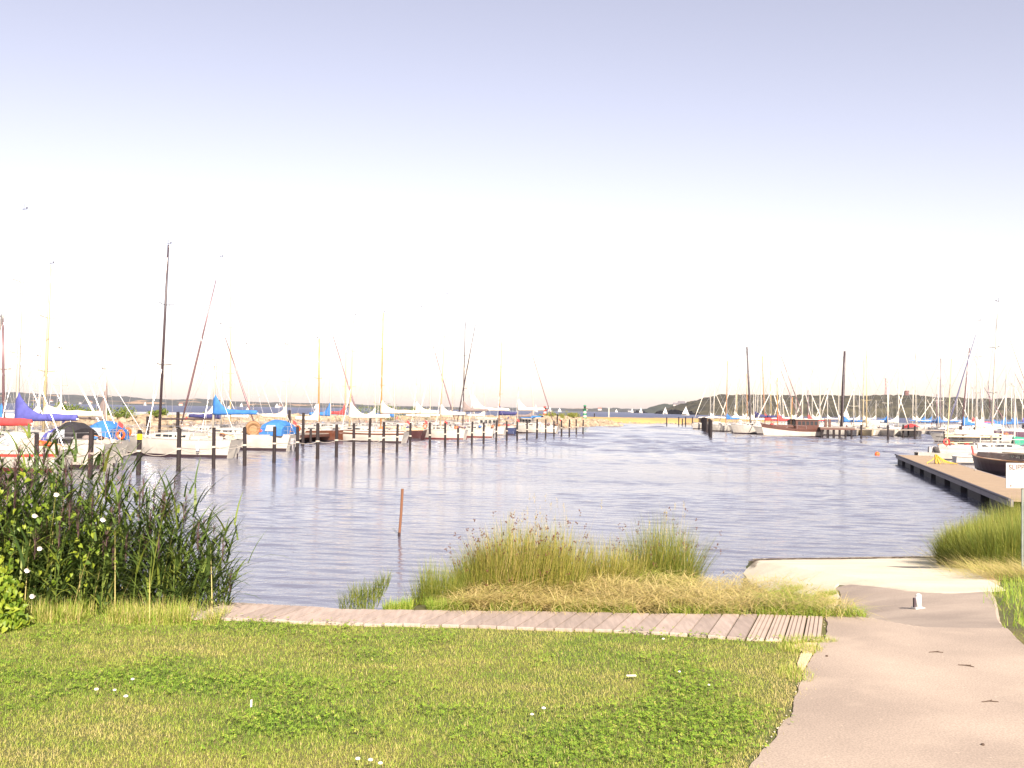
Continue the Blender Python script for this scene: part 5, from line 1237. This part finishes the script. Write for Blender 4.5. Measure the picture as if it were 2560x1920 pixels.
for ch, adv in (('S',.056),('L',.056),('I',.026),('P',.060),('P',.06)):
    mb = MB()
    for st_ in glyph[ch]:
        for (x0,z0),(x1,z1) in zip(st_[:-1], st_[1:]):
            dx_, dz_ = x1-x0, z1-z0; l_ = math.hypot(dx_,dz_) or 1e-4; nx__, nz__ = -dz_/l_*.0058, dx_/l_*.0058
            x0_, z0_, x1_, z1_ = x0-dx_/l_*.002, z0-dz_/l_*.002, x1+dx_/l_*.002, z1+dz_/l_*.002
            mb.add([(lx_+x0_+nx__,-.0085,zc+Hh/2-.100+z0_+nz__),(lx_+x0_-nx__,-.0085,zc+Hh/2-.100+z0_-nz__),(lx_+x1_-nx__,-.0085,zc+Hh/2-.100+z1_-nz__),(lx_+x1_+nx__,-.0085,zc+Hh/2-.100+z1_+nz__)], [(0,1,2,3)])
    mb.build('letter', LM, e); lx_ += adv
mb = MB(); mb.box((-W_/2+.07,-.009,zc-Hh/2+.035),(.022,.004,.016)); mb.build('rivet', mat('dark_red_mark', (.08,.015,.015), .6), e)

# ================================================================== VEGETATION
# ---- lawn
def lushness(X, Y):
    L_ = fbm(X*.9+3, Y*1.3+8)*1.1 - .30
    for (px, py, rx, ry, a) in ((1330,1612,480,44,.42),(1560,1650,230,45,.40),(1730,1730,150,75,.55),(1480,1850,280,70,.30),(820,1592,700,36,.45),(330,1690,180,22,.35),(640,1715,260,34,.40),(700,1800,120,50,.25),(60,1760,120,50,.25),(1020,1700,200,40,.12),(1500,1700,140,45,-.35),(250,1850,260,60,-.28),(900,1890,240,50,-.2),(1860,1680,90,60,-.18),(560,1880,160,40,.12),(1400,1780,120,40,-.2)):
        c = CENT[(px,py)]
        q = ((X-c[0])/(rx/F*c[1]))**2 + ((Y-c[1])/(ry*c[1]**2/(F*1.7)))**2
        L_ = L_ + a*np.exp(-q)
    return np.clip(L_, 0, 1)
CENT = {}
for q in ((1330,1612),(1560,1650),(1730,1730),(1480,1850),(820,1592),(330,1690),(640,1715),(700,1800),(60,1760),(1020,1700),(1500,1700),(250,1850),(900,1890),(1860,1680),(560,1880),(1400,1780)):
    g = G(*q); CENT[q] = (g.x, g.y)
def lawn_points(n, y0=3.3, y1=8.9):
    Y = rng.uniform(y0, y1, n); X = rng.uniform(-1,1,n)*(.56*Y+1.0)
    ex = np.interp(Y, *zip(*sorted((p.y,p.x) for p in AL+ext)))
    e_jag = .07*(fbm(Y*2.6, Y*0+5)-.5) + .20*(fbm(Y*9, Y*0+2)-.5) + .10*(fbm(Y*31, Y*0+6)-.5)
    k = X < ex + .02 + e_jag + rng.normal(0,.045,n)
    nyv = np.interp(X, [p.x for p in ne], [p.y for p in ne])
    k &= (Y < nyv + .035 + .03*rng.normal(size=n)*(fbm(X*3,X*0)>.4)) | (X < -2.45)
    return X[k], Y[k], (ex-X)[k]
X, Y, de = lawn_points(640000); n = len(X); lu = lushness(X, Y)
edge = np.exp(-np.maximum(de,0)/.18)
pt = fbm(X*5+1,Y*7+2,3); rn_ = np.clip(.66 - .52*lu + (pt-.5)*.45 + rng.normal(0,.10,n) + .22*edge, 0, 1); dry = rng.random(n) < (.03+.11*(1-lu)+.3*edge); rn_[dry] = rng.uniform(.8,1,dry.sum())
base = np.stack([X, Y, zt(X,Y)], 1)
g = blades(base, rng.uniform(0,6.28,n), rng.uniform(.012,.032,n)*(1+.3*lu), rng.uniform(.0018,.0032,n), rng.uniform(.25,1.35,n), rn_, seg=2)
tag(npmesh('lawn_grass', g[0], g[1], [LEAFG], g[2]), 'short mown lawn, lush green in patches and dry yellow in others', 'grass', kind='stuff')
# clover leaves in the lush parts
X, Y, de = lawn_points(200000); lu = lushness(X, Y)+(fbm(X*4+9,Y*5,3)-.5)*.6; k = rng.random(len(X)) < np.clip((lu-.25)*.9,0,.55); X, Y, lu = X[k], Y[k], lu[k]; n = len(X)
h = rng.uniform(.02,.055,n); c = np.stack([X, Y, zt(X,Y)+h], 1); yaw = rng.uniform(0,6.28,n); r_ = rng.uniform(.005,.011,n)
parts = []
tilt = rng.uniform(-.5,.5,(n,2))
for q in range(3):
    a = yaw + q*2.094; d = np.stack([np.cos(a), np.sin(a), tilt[:,0]*np.cos(a)+tilt[:,1]*np.sin(a)], 1); s_ = np.stack([-np.sin(a), np.cos(a), -tilt[:,0]*np.sin(a)+tilt[:,1]*np.cos(a)], 1)
    V = np.stack([c, c+d*(r_*.9)[:,None]+s_*(r_*.62)[:,None], c+d*(r_*1.5)[:,None], c+d*(r_*.9)[:,None]-s_*(r_*.62)[:,None]], 1).reshape(-1,3)
    parts.append((V, np.arange(n*4).reshape(n,4), np.repeat(np.clip(.38+rng.normal(0,.15,n),0,1),4)))
v = merge(parts)
tag(npmesh('clover_leaves', v[0], v[1], [LEAFG], v[2]), 'patches of clover leaves spread through the lawn', 'clover', kind='stuff')
# white clover and daisy heads
DAISY = mat('white_petals', (.82,.78,.74), .7, .05, 60)
def flower(px, py, d, label, pink=False, group='clover and daisy heads in the lawn'):
    g_ = G(px, py, .05); e = empty('daisy' , (g_.x,g_.y,float(zt(g_.x,g_.y))), random.uniform(0,6), label, 'flower', group)
    hh = .055; mb = MB(); mb.tube([(0,0,0),(.003,0,hh)], .0012, 4); mb.build('stalk', mat('flower_stalk', (.10,.16,.03), .7), e)
    mb = MB(); mb.ball((.003,0,hh+d*.2), d/2, 8, 5, sz=.55); mb.build('head', DAISY, e)
FL = [(241,1727,.026,'left one of the trio of big daisies in the lower left of the lawn'),(286,1729,.020,'middle pinkish one of the trio of daisies in the lower left of the lawn'),(315,1745,.026,'right one of the trio of big daisies in the lower left of the lawn'),(331,1702,.022,'flat white daisy above the trio at lower left'),
 (188,1587,.02,'left daisy of the pair under the reeds'),(211,1591,.022,'right daisy of the pair under the reeds'),(31,1645,.022,'daisy at the left edge of the lawn'),(112,1617,.016,'single small daisy left of the pair under the reeds'),
 (1534,1649,.026,'right big white clover head above the straight patch edge'),(1513,1651,.028,'biggest white clover head right of centre'),(1545,1650,.022,'rightmost big clover head of the right-centre cluster'),(1488,1647,.024,'left big clover head of the right-centre cluster'),(1441,1649,.020,'lone clover head left of the right-centre cluster'),
 (1465,1600,.018,'clover head left of the row under the boardwalk'),(1578,1604,.022,'bright clover head under the boardwalk, right of centre'),(1500,1600,.018,'clover head midway in the row under the boardwalk'),(1610,1600,.016,'small clover head in the row under the boardwalk'),(1627,1598,.016,'another small clover head at the row end under the boardwalk'),(1657,1600,.02,'clover head at the right end of the row under the boardwalk'),(1498,1618,.018,'clover head just below the row under the boardwalk'),(1476,1634,.018,'clover head above the left big clover head'),
 (1359,1774,.024,'pinkish clover head in the dry patch right of centre'),(1329,1790,.02,'second pinkish clover head lower left in the dry patch'),(1698,1682,.018,'single clover head in the green patch near the road'),(1773,1715,.016,'small clover head in the dark green patch near the road'),
 (800,1608,.022,'tall clover head in the lawn left of centre'),(812,1598,.02,'clover head beside the tall one left of centre'),(752,1611,.018,'leftmost clover head of the left-centre group'),(697,1613,.018,'clover head left of the left-centre group'),(858,1605,.018,'clover head right of the left-centre group'),(672,1616,.016,'smallest clover head left of the left-centre group'),
 (1085,1567,.018,'clover head touching the boardwalk edge, left one'),(1122,1568,.018,'clover head touching the boardwalk edge, right one'),(1337,1576,.018,'clover head below the boardwalk at mid-frame'),(895,1902,.024,'clover head at the bottom edge, left one'),(925,1905,.024,'clover head at the bottom edge, middle one'),(950,1912,.022,'clover head at the bottom edge, right one')]
for f_ in FL: flower(*f_)
# litter: small white slip in the lawn
g_ = G(628,1774); e = empty('paper_scrap', (g_.x,g_.y,g_.z+.015), R(70), 'narrow white paper scrap upright in the lawn at lower left', 'litter'); mb = MB(); mb.box((0,0,.02),(.014,.003,.04)); mb.build('paper', DAISY, e)
g_ = G(1578,1703); e = empty('paper_scrap', (g_.x,g_.y,g_.z+.03), R(5), 'flat white paper scrap on the lawn right of centre', 'litter'); mb = MB(); mb.box((0,0,.006),(.06,.02,.004)); mb.build('paper', DAISY, e)

# ---- generic clump of long grass (tussock)
def tussock(name, c, rx, ry, n, h, rnd, label, cat='grass tussock', wid=.006, lean=.45, zoff=0, seedh=0, kind=None, spread=.9, seg=4):
    a = rng.uniform(0,6.28,n); q = np.sqrt(rng.random(n)); X = c[0]+np.cos(a)*q*rx; Y = c[1]+np.sin(a)*q*ry
    base = np.stack([X, Y, zt(X,Y)-.03+zoff], 1); yaw = a + rng.normal(0,1.2,n); ln = h*rng.uniform(.45,1.08,n)*(1-.28*q)
    v = blades(base, yaw, ln, np.full(n,wid)*rng.uniform(.6,1.3,n), lean*(.15+q*spread)*rng.uniform(.3,1.2,n)*np.where(rng.random(n)<.12, rng.uniform(2,3.4,n), 1.0), np.clip(rng.uniform(*rnd,n),0,1), seg=seg)
    parts = [v]; 
    o = npmesh(name, v[0]-np.array([c[0],c[1],0]), v[1], [RUSH], v[2]); o.location = (c[0],c[1],0); tag(o, label, cat, kind=kind)
    if seedh:
        k = rng.choice(n, seedh, replace=False); tips = v[0].reshape(n,-1,3)[k,-1]; mb = MB()
        for t in tips:
            for _ in range(4): mb.ball((t[0]-c[0]+rng.normal(0,.008), t[1]-c[1]+rng.normal(0,.008), t[2]+rng.normal(-.01,.012)), .006, 5, 3)
        s_ = mb.build('seed_heads', mat('russet_seed', (.11,.045,.022), .9), o); s_['kind'] = 'stuff'
    return o
def bankpt(px, Y):
    d = ray(px, 1300); return (d.x/d.y*Y, Y)
tussock('rush_clump', bankpt(1290,9.15), .36,.24, 3600, .84, (.25,.95), 'tall rush tussock with russet seed heads, left of the two big clumps', wid=.006, seedh=110)
tussock('rush_clump', bankpt(1205,9.1), .26,.2, 1300, .60, (.35,.7), 'rush tussock leaning left beside the tall russet one', wid=.006, seedh=50)
tussock('rush_clump', bankpt(1390,9.2), .24,.22, 1300, .86, (.4,.8), 'slim rush tussock with pale plumes just right of the tall russet one', wid=.006, seedh=60)
tussock('rush_clump', bankpt(1645,10.3), .36,.34, 3600, 1.10, (.1,.75), 'broad green rush tussock nearest the slipway water', wid=.006, seedh=80)
tussock('rush_clump', bankpt(1500,9.8), .46,.3, 2600, .70, (.4,.85), 'yellowing rush clump between the two big tussocks', wid=.006, seedh=30)
tussock('rush_clump', bankpt(915,8.74), .22,.06, 700, .25, (.1,.6), 'small green tuft behind the boardwalk at the left', wid=.004, zoff=.72)
tussock('rush_clump', bankpt(1085,8.85), .30,.12, 1400, .48, (.25,.6), 'green tuft behind the boardwalk left of the russet rush', wid=.005)
tussock('rush_clump', bankpt(1010,8.85), .16,.08, 450, .26, (.3,.7), 'tiny tuft between the two green tufts behind the boardwalk', wid=.005)
# pale dead flower stems standing above the rushes
n = 46; X = np.concatenate([rng.uniform(-.05,.62,30), rng.uniform(1.3,1.8,16)]); Y = rng.uniform(9.0,9.4,n)+.9*(X>1.2); base = np.stack([X,Y,zt(X,Y)],1)
v = blades(base, rng.uniform(0,6.28,n), rng.uniform(.6,.98,n), np.full(n,.004), rng.uniform(.03,.3,n), rng.uniform(.8,1,n), seg=4)
tips = v[0].reshape(n,-1,3)[:,-1]; m = 14; pb = np.repeat(tips,m,0)-np.stack([np.zeros(n*m),np.zeros(n*m),rng.uniform(0,.09,n*m)],1)
w = blades(pb, rng.uniform(0,6.28,n*m), rng.uniform(.02,.05,n*m), np.full(n*m,.003), rng.uniform(.3,1.2,n*m), rng.uniform(.75,1,n*m), seg=2)
q = merge([v,w]); tag(npmesh('pale_grass_stems', q[0], q[1], [RUSH], q[2]), 'pale feathery dead grass stems rising above the rush clumps', 'grass', kind='stuff')
# wet weed and straw litter left by the water along the top of the slipway
n = 3400; X = rng.uniform(4.9,10.2,n); yw = np.interp(X,SX,SY)-.55+.5*(fbm(X*1.6,X*0+3)-.5); Y = yw+rng.normal(0,.10,n)*(.4+fbm(X*3,X*0+8)); base = np.stack([X,Y,zt(X,Y)+rng.uniform(.02,.045,n)],1)
v = blades(base, rng.uniform(-.5,.5,n)+np.where(rng.random(n)<.5,0,3.14), rng.uniform(.05,.16,n), rng.uniform(.006,.014,n), rng.uniform(1.4,1.6,n), rng.random(n), curl=0, seg=2)
tag(npmesh('water_weed', v[0], v[1], [leafmat('wet_weed', [(0,(.035,.02,.014)),(.7,(.10,.055,.03)),(1,(.22,.14,.07))], .6, .1)], v[2]), 'dark line of wet weed washed up along the water edge of the slipway', 'seaweed', kind='stuff')
# straw mat
n = 42000; X = rng.uniform(-.5,4.0,n); Sx = np.interp(X, SX, SY); top_ = np.minimum(Sx-.5, 9.0+1.0*(X+1.2)); yb0 = np.interp(X,[p.x for p in fe],[p.y for p in fe])+.03; Y = yb0 + rng.random(n)**1.15*(np.minimum(top_,13.2)-yb0)
slx = np.interp(Y, [8,11.8,12.7,16,22], [2.9,3.35,3.15,3.6,5.2]); k = X < slx-.05+rng.normal(0,.10,n); X, Y = X[k], Y[k]; n = len(X)
base = np.stack([X,Y,zt(X,Y)+rng.uniform(0,.20,n)*fbm(X*1.5,Y*2)*1.4],1)
far_ = fbm(X*2.2,Y*2.2)
v = blades(base, rng.uniform(0,6.28,n), rng.uniform(.12,.38,n), rng.uniform(.003,.006,n), rng.uniform(1.15,1.75,n), np.clip(.93-.5*(far_<.42)*rng.random(n)+rng.normal(0,.06,n),0,1), curl=.15, seg=3)
tag(npmesh('cut_straw', v[0], v[1], [LEAFG], v[2]), 'mat of cut yellow straw lying on the bank between the rushes and slipway', 'straw', kind='stuff')
# greener fringe behind the boardwalk and by the slipway
def fringe(X, Y, h, rnd, label, wid=.004, lean=(.1,.8), name='bank_grass'):
    n = len(X); base = np.stack([X,Y,zt(X,Y)],1)
    v = blades(base, rng.uniform(0,6.28,n), h*rng.uniform(.4,1.1,n), np.full(n,wid), rng.uniform(*lean,n), np.clip(rng.uniform(*rnd,n),0,1), seg=3)
    return tag(npmesh(name, v[0], v[1], [LEAFG], v[2]), label, 'grass', kind='stuff')
n = 16000; X = rng.uniform(-1.05,3.0,n); Y = np.interp(X,[p.x for p in fe],[p.y for p in fe]) + .02 + np.abs(rng.normal(0,.14,n)); k = (fbm(X*4,Y*2) > .40) & (rng.random(n) < np.where(X>.3,.35,1.0)); fringe(X[k],Y[k],.12,(.2,.75),'green grass fringe along the far edge of the boardwalk')
for (px,py,rx,ry) in ((1960,1487,.30,.30),(2055,1497,.20,.10),(2010,1525,.42,.20)):
    c = G(px,py); n = 1600; a = rng.uniform(0,6.28,n); q = rng.random(n)**.6; fringe(c.x+np.cos(a)*q*rx, c.y+np.sin(a)*q*ry, .13, (.3,.85), {1960:'grass tuft spilling over the lower left corner of the concrete slipway',2055:'thin strip of grass on the sand beside the road',2010:'grass tuft at the corner of boardwalk and road'}[px], name='grass_tuft')

for (px,py,rx,ry,nn) in ((2000,1625,.16,.16,700),(2020,1606,.22,.07,600),(1985,1690,.12,.2,500)):
    c = G(px,py); a = rng.uniform(0,6.28,nn); q = rng.random(nn)**.6; fringe(c.x+np.cos(a)*q*rx, c.y+np.sin(a)*q*ry, .07, (.3,.95), {2000:'sparse grass straggling over the sand at the road edge',2020:'grass line at the end of the boardwalk',1985:'sparse grass where lawn meets road below the boardwalk'}[px], name='grass_tuft', wid=.003)
# ---- right bank
n = 80000; Y = rng.uniform(6.4,30,n); X = rng.uniform(3.4,16,n)
exr = np.interp(Y, [7.0,8.2,9.1,9.8,10.6,12,13,15.7,18,22.5,24,30], [3.7,4.1,4.55,4.85,5.1,5.75,6.4,7.6,8.3,9.9,10.6,14])
Sx = np.interp(X, SX, SY); k = (X > exr+.12*(fbm(Y*4,Y*0)-.5)+rng.normal(0,.05,n)) & (Y < Sx-.2) & (X < .56*Y+2.5); X, Y = X[k], Y[k]
fringe(X, Y, .16, (.22,.72), 'green grass covering the bank right of the slipway road', wid=.006)
n = 9000; s = rng.random(n); Y = 14.5+s*8.0; X = 7.2+(Y-14.5)*.36+rng.normal(.35,.45,n); base = np.stack([X,Y,zt(X,Y)+rng.uniform(0,.12,n)],1)
v = blades(base, rng.normal(2.9,.8,n), rng.uniform(.2,.6,n), rng.uniform(.004,.008,n), rng.uniform(1.0,1.6,n), np.clip(rng.normal(.88,.1,n),0,1), curl=.1, seg=3)
tag(npmesh('cut_straw', v[0], v[1], [LEAFG], v[2]), 'yellow cut straw along the foot of the right-hand tussocks', 'straw', kind='stuff')
for (px, Y, rx, h, nn, rr, lb) in ((2425,19.0,.55,1.25,3600,(.25,.62),'large round grass tussock at the water edge right of the slipway'),(2490,18.0,.7,1.25,3000,(.22,.6),'grass tussock just left of the notice sign post'),(2550,17.5,.8,1.35,3000,(.2,.6),'grass tussock at the right edge under the notice sign'),(2450,20.5,.8,1.2,2600,(.3,.7),'grass tussock behind the large round one, at the pontoon end'),(2540,21.5,1.0,1.35,2600,(.25,.7),'tall grass against the near end of the pontoon'),(2480,24.0,.9,1.3,2400,(.2,.65),'grass tussock farthest back, hiding the shore end of the pontoon'),(2540,27.5,1.1,1.5,2400,(.2,.65),'tall grass tussock touching the pontoon deck at the right edge'),(2412,21.2,.35,1.0,900,(.4,.8),'thin reddish-tipped grass clump at the slipway water line')):
    c = bankpt(px, Y); tussock('grass_tussock', c, rx, rx*.8, nn, h*.88, rr, lb, wid=.010, lean=.5, seedh=60 if px in (2425,2450,2412) else 0)

# ---- reeds on the left
def reeds(n, label):
    V, Fc, RN = [], [], []
    parts = []; LV = []; 
    # positions: on the bank left of the boardwalk
    X = -2.42-4.9*rng.random(n)**1.05; Y = 7.9+rng.random(n)**1.1*2.2 + .25*smooth(-4,-2.3,X)
    Htop = np.interp(X,[-7.5,-5,-4.2,-3.6,-3.0,-2.6,-2.25],[1.56,1.52,1.44,1.36,1.18,.92,.6])*rng.uniform(.45,1.08,n)
    yaw = rng.normal(.25,.9,n); lean = np.abs(rng.normal(.12,.10,n))
    base = np.stack([X,Y,zt(X,Y)-.05],1)
    H_ = Htop*.98
    stem = blades(base, yaw, H_, np.full(n,.010), lean, np.clip(rng.normal(.42,.16,n),0,1), curl=.6, seg=4); parts.append(stem)
    st2 = stem[0].reshape(n,-1,3)
    # leaves along each stem
    for q in range(12):
        f = .10+.90*rng.random(n); i0 = np.minimum((f*4).astype(int),3); fr = f*4-i0
        p0 = (st2[np.arange(n),np.minimum(2*i0,8)]+st2[np.arange(n),np.minimum(2*i0+1,8)])/2; p1 = (st2[np.arange(n),np.minimum(2*i0+2,8)]+st2[np.arange(n),np.minimum(2*i0+3,8)])/2
        pb = p0+(p1-p0)*fr[:,None]
        la = rng.uniform(0,6.28,n)*.6 + rng.normal(.2,.8,n)*.4
        la = np.where(rng.random(n)<.6, rng.normal(.1,.8,n), rng.normal(3.1,.8,n))
        parts.append(blades(pb, la, rng.uniform(.20,.46,n), rng.uniform(.013,.028,n), rng.uniform(.35,1.1,n), np.clip(rng.normal(.30,.15,n),0,1), curl=.6, seg=4))
    v = merge(parts)
    o = npmesh('reed_bed', v[0], v[1], [leafmat('reed_leaves', [(0,(.035,.065,.015)),(.35,(.09,.14,.032)),(.6,(.18,.22,.035)),(.8,(.30,.28,.08)),(1,(.50,.40,.18))], .5, .25)], v[2]); tag(o, label, 'reeds', kind='stuff')
    # plumes
    k = rng.choice(n, int(n*.40), replace=False); tips = st2[k,-1]; m = 34; pb = np.repeat(tips, m, 0)+np.stack([np.zeros(len(k)*m),np.zeros(len(k)*m),-rng.uniform(0,.20,len(k)*m)],1)
    la = np.repeat(yaw[k],m)+rng.normal(0,.7,len(k)*m)
    pv = blades(pb, la, rng.uniform(.05,.13,len(pb)), np.full(len(pb),.005), rng.uniform(.2,.6,len(pb)), rng.random(len(pb)), seg=2)
    tag(npmesh('reed_plumes', pv[0], pv[1], [leafmat('reed_plume', [(0,(.07,.04,.05)),(1,(.20,.12,.12))], .8, .3)], pv[2]), 'brown-purple feathery plumes on top of the reeds', 'reed plumes', kind='stuff')
reeds(2100, 'dense bed of tall dark green reeds at the water edge, left foreground')
# dry stalks and yellowing undergrowth at the foot of the reeds
n = 8000; X = rng.uniform(-5.2,-2.25,n); Y = 7.72+np.abs(rng.normal(0,.22,n)); kk = fbm(X*2.5,Y) > .40; X, Y = X[kk], Y[kk]; fringe(X,Y,.20,(.3,1.0),'dry yellow grass at the foot of the reed bed', wid=.004, name='dry_grass')
n = 20; X = rng.uniform(-4.2,-2.4,n); Y = rng.uniform(7.7,8.3,n); base = np.stack([X,Y,zt(X,Y)],1)
v = blades(base, rng.uniform(0,6.28,n), rng.uniform(.4,1.15,n), np.full(n,.009), rng.uniform(.05,.3,n), np.full(n,.9), seg=4)
tag(npmesh('dead_stalks', v[0], v[1], [LEAFG], v[2]), 'pale dead reed stalks standing in front of the green reeds', 'stalks', kind='stuff')
# bindweed: heart leaves climbing the reeds, with white trumpets
def leaves(n, pos, size, rnd, name, label, cat='climber'):
    nrm = rng.normal(size=(n,3))*.6+np.array([.15,-.9,.5]); nrm /= np.linalg.norm(nrm,axis=1)[:,None]
    dn = np.array([0,0,-1.0])+rng.normal(size=(n,3))*.5; u = dn-nrm*(dn*nrm).sum(1)[:,None]; u /= np.linalg.norm(u,axis=1)[:,None]; w = np.cross(nrm,u); s_ = rng.uniform(*size,n)[:,None]
    V = np.stack([pos, pos-u*s_*.22+w*s_*.34, pos+u*s_*.30+w*s_*.46+nrm*s_*.12, pos+u*s_*1.1-nrm*s_*.1, pos+u*s_*.30-w*s_*.46+nrm*s_*.12, pos-u*s_*.22-w*s_*.34],1).reshape(-1,3)
    tri = np.array([(0,1,2),(0,2,3),(0,3,4),(0,4,5)]); f = (np.arange(n)[:,None,None]*6+tri[None]).reshape(-1,3)
    return tag(npmesh(name, V, f, [leafmat('bindweed_leaves', [(0,(.08,.15,.014)),(.5,(.18,.27,.025)),(1,(.32,.38,.04))], .45, .45)], np.repeat(rng.random(n),6)), label, cat, kind='stuff')
n = 520; cx = rng.choice([-4.3,-3.95,-3.7,-4.1,-4.45,-4.6,-3.4],n); X = cx+rng.normal(0,.13,n); Z = rng.uniform(1.5,2.62,n)*.6+rng.normal(.95,.16,n); Z = np.clip(Z,1.5,2.75); Y = 7.95+rng.uniform(-.1,.35,n)
k = Z < np.interp(X,[-5,-4,-3.4,-2.9],[2.75,2.7,2.5,2.1]); X,Y,Z = X[k],Y[k],Z[k]
leaves(len(X), np.stack([X,Y,Z],1), (.028,.050), None, 'bindweed', 'yellow-green bindweed climbing through the reeds')
n = 2200; a = rng.uniform(0,6.28,n); q = rng.random(n)**.5; X = -3.78+np.cos(a)*q*.40-.25; Z = 1.52+np.abs(np.sin(a))*q*.55*rng.uniform(.6,1.1,n); Y = 7.55-np.sqrt(np.clip(1-q,0,1))*.22+rng.normal(0,.05,n)
leaves(n, np.stack([X,Y,Z],1), (.03,.052), None, 'nettle_patch', 'bright yellow-green leafy plant at the left edge below the reeds', 'plant')
for i, (px, py, lb) in enumerate(((142,1240,'white bindweed flower highest in the reeds'),(88,1293,'white bindweed flower upper left in the reeds'),(258,1303,'white bindweed flower right of centre in the reeds'),(68,1430,'white bindweed flower low at the left of the reeds'),(81,1494,'white bindweed flower above the yellow-green plant'),(100,1375,'small white bindweed flower half hidden in the reeds'))):
    p = atY(px, py, 7.72); e = empty('bindweed_flower', p, 0, lb, 'flower', 'bindweed flowers in the reeds'); mb = MB(); rings = []
    for y, r_ in ((.05,.003),(.025,.006),(0,.012),(-.008,.020)): rings.append([(r_*(1+.12*math.cos(5*2*math.pi*k/10+i))*math.cos(2*math.pi*k/10), y+.006*math.sin(k*1.9+i), r_*.85*math.sin(2*math.pi*k/10)+(.05-y)*.2) for k in range(10)])
    mb.loft(rings, cap=False); mb.build('trumpet', DAISY, e); mb = MB(); mb.tube([(0,.05,0),(0,.09,-.03)], .004, 5); mb.build('calyx', mat('flower_stalk', (.1,.16,.03)), e)

# small twigs and stones on the road
for i, (px, py, lb) in enumerate(((2340,1632,'dark twig lying on the road right of centre'),(2415,1666,'second dark twig on the road'),(2475,1756,'dark twig near the right edge of the road'),(2067,1642,'small dark stone on the road near the lawn'),(2457,1864,'small dark stone low on the road'))):
    g_ = G(px, py, .01); e = empty('twig' if 'twig' in lb else 'stone', g_, random.uniform(-.6,.2), lb, 'twig' if 'twig' in lb else 'stone')
    mb = MB()
    if 'twig' in lb: mb.tube([(-.05,0,.004),(0,.006,.008),(.05,-.004,.004)], .0035, 5); mb.tube([(0,.006,.008),(.03,.03,.006)], .0025, 4)
    else: mb.ball((0,0,.006), .010, 7, 5, sz=.7)
    mb.build('wood' if 'twig' in lb else 'pebble', mat('dark_twig', (.07,.045,.03), .9), e)
for i in range(420):
    Yp = random.uniform(4,13); a = curve_x(AL, Yp); b_ = curve_x(AR, Yp); xp = a+(b_-a)*(random.random() if i % 3 else random.random()**5)
    s_ = random.uniform(.0025,.006)*(1.6 if random.random() < .08 else 1)
    if i == 0: grit = MB()
    grit.ball((xp,Yp,float(zt(xp,Yp))+.008), s_, 6, 4, sz=.7)
tag(grit.build('grit', mat('pale_grit', (.5,.42,.33), .9)), 'scattered pale grit on the asphalt road', 'grit', kind='stuff')

bpy.context.view_layer.update()

# ================================================================== HAZE
hb_ = MB(); hb_.box((0,3000,33), (9400,7400,74)); hz = hb_.build('haze', [bpy.data.materials.new('sea_haze')]); tag(hz, kind='stuff')
hm_ = hz.data.materials[0]; hm_.use_nodes = True; hm_.node_tree.nodes.clear()
pv = hm_.node_tree.nodes.new('ShaderNodeVolumePrincipled'); pv.inputs['Color'].default_value = (.86,.88,1.0,1); pv.inputs['Density'].default_value = .000065; pv.inputs['Anisotropy'].default_value = .2
oo = hm_.node_tree.nodes.new('ShaderNodeOutputMaterial'); hm_.node_tree.links.new(pv.outputs[0], oo.inputs['Volume'])
bpy.context.view_layer.update()
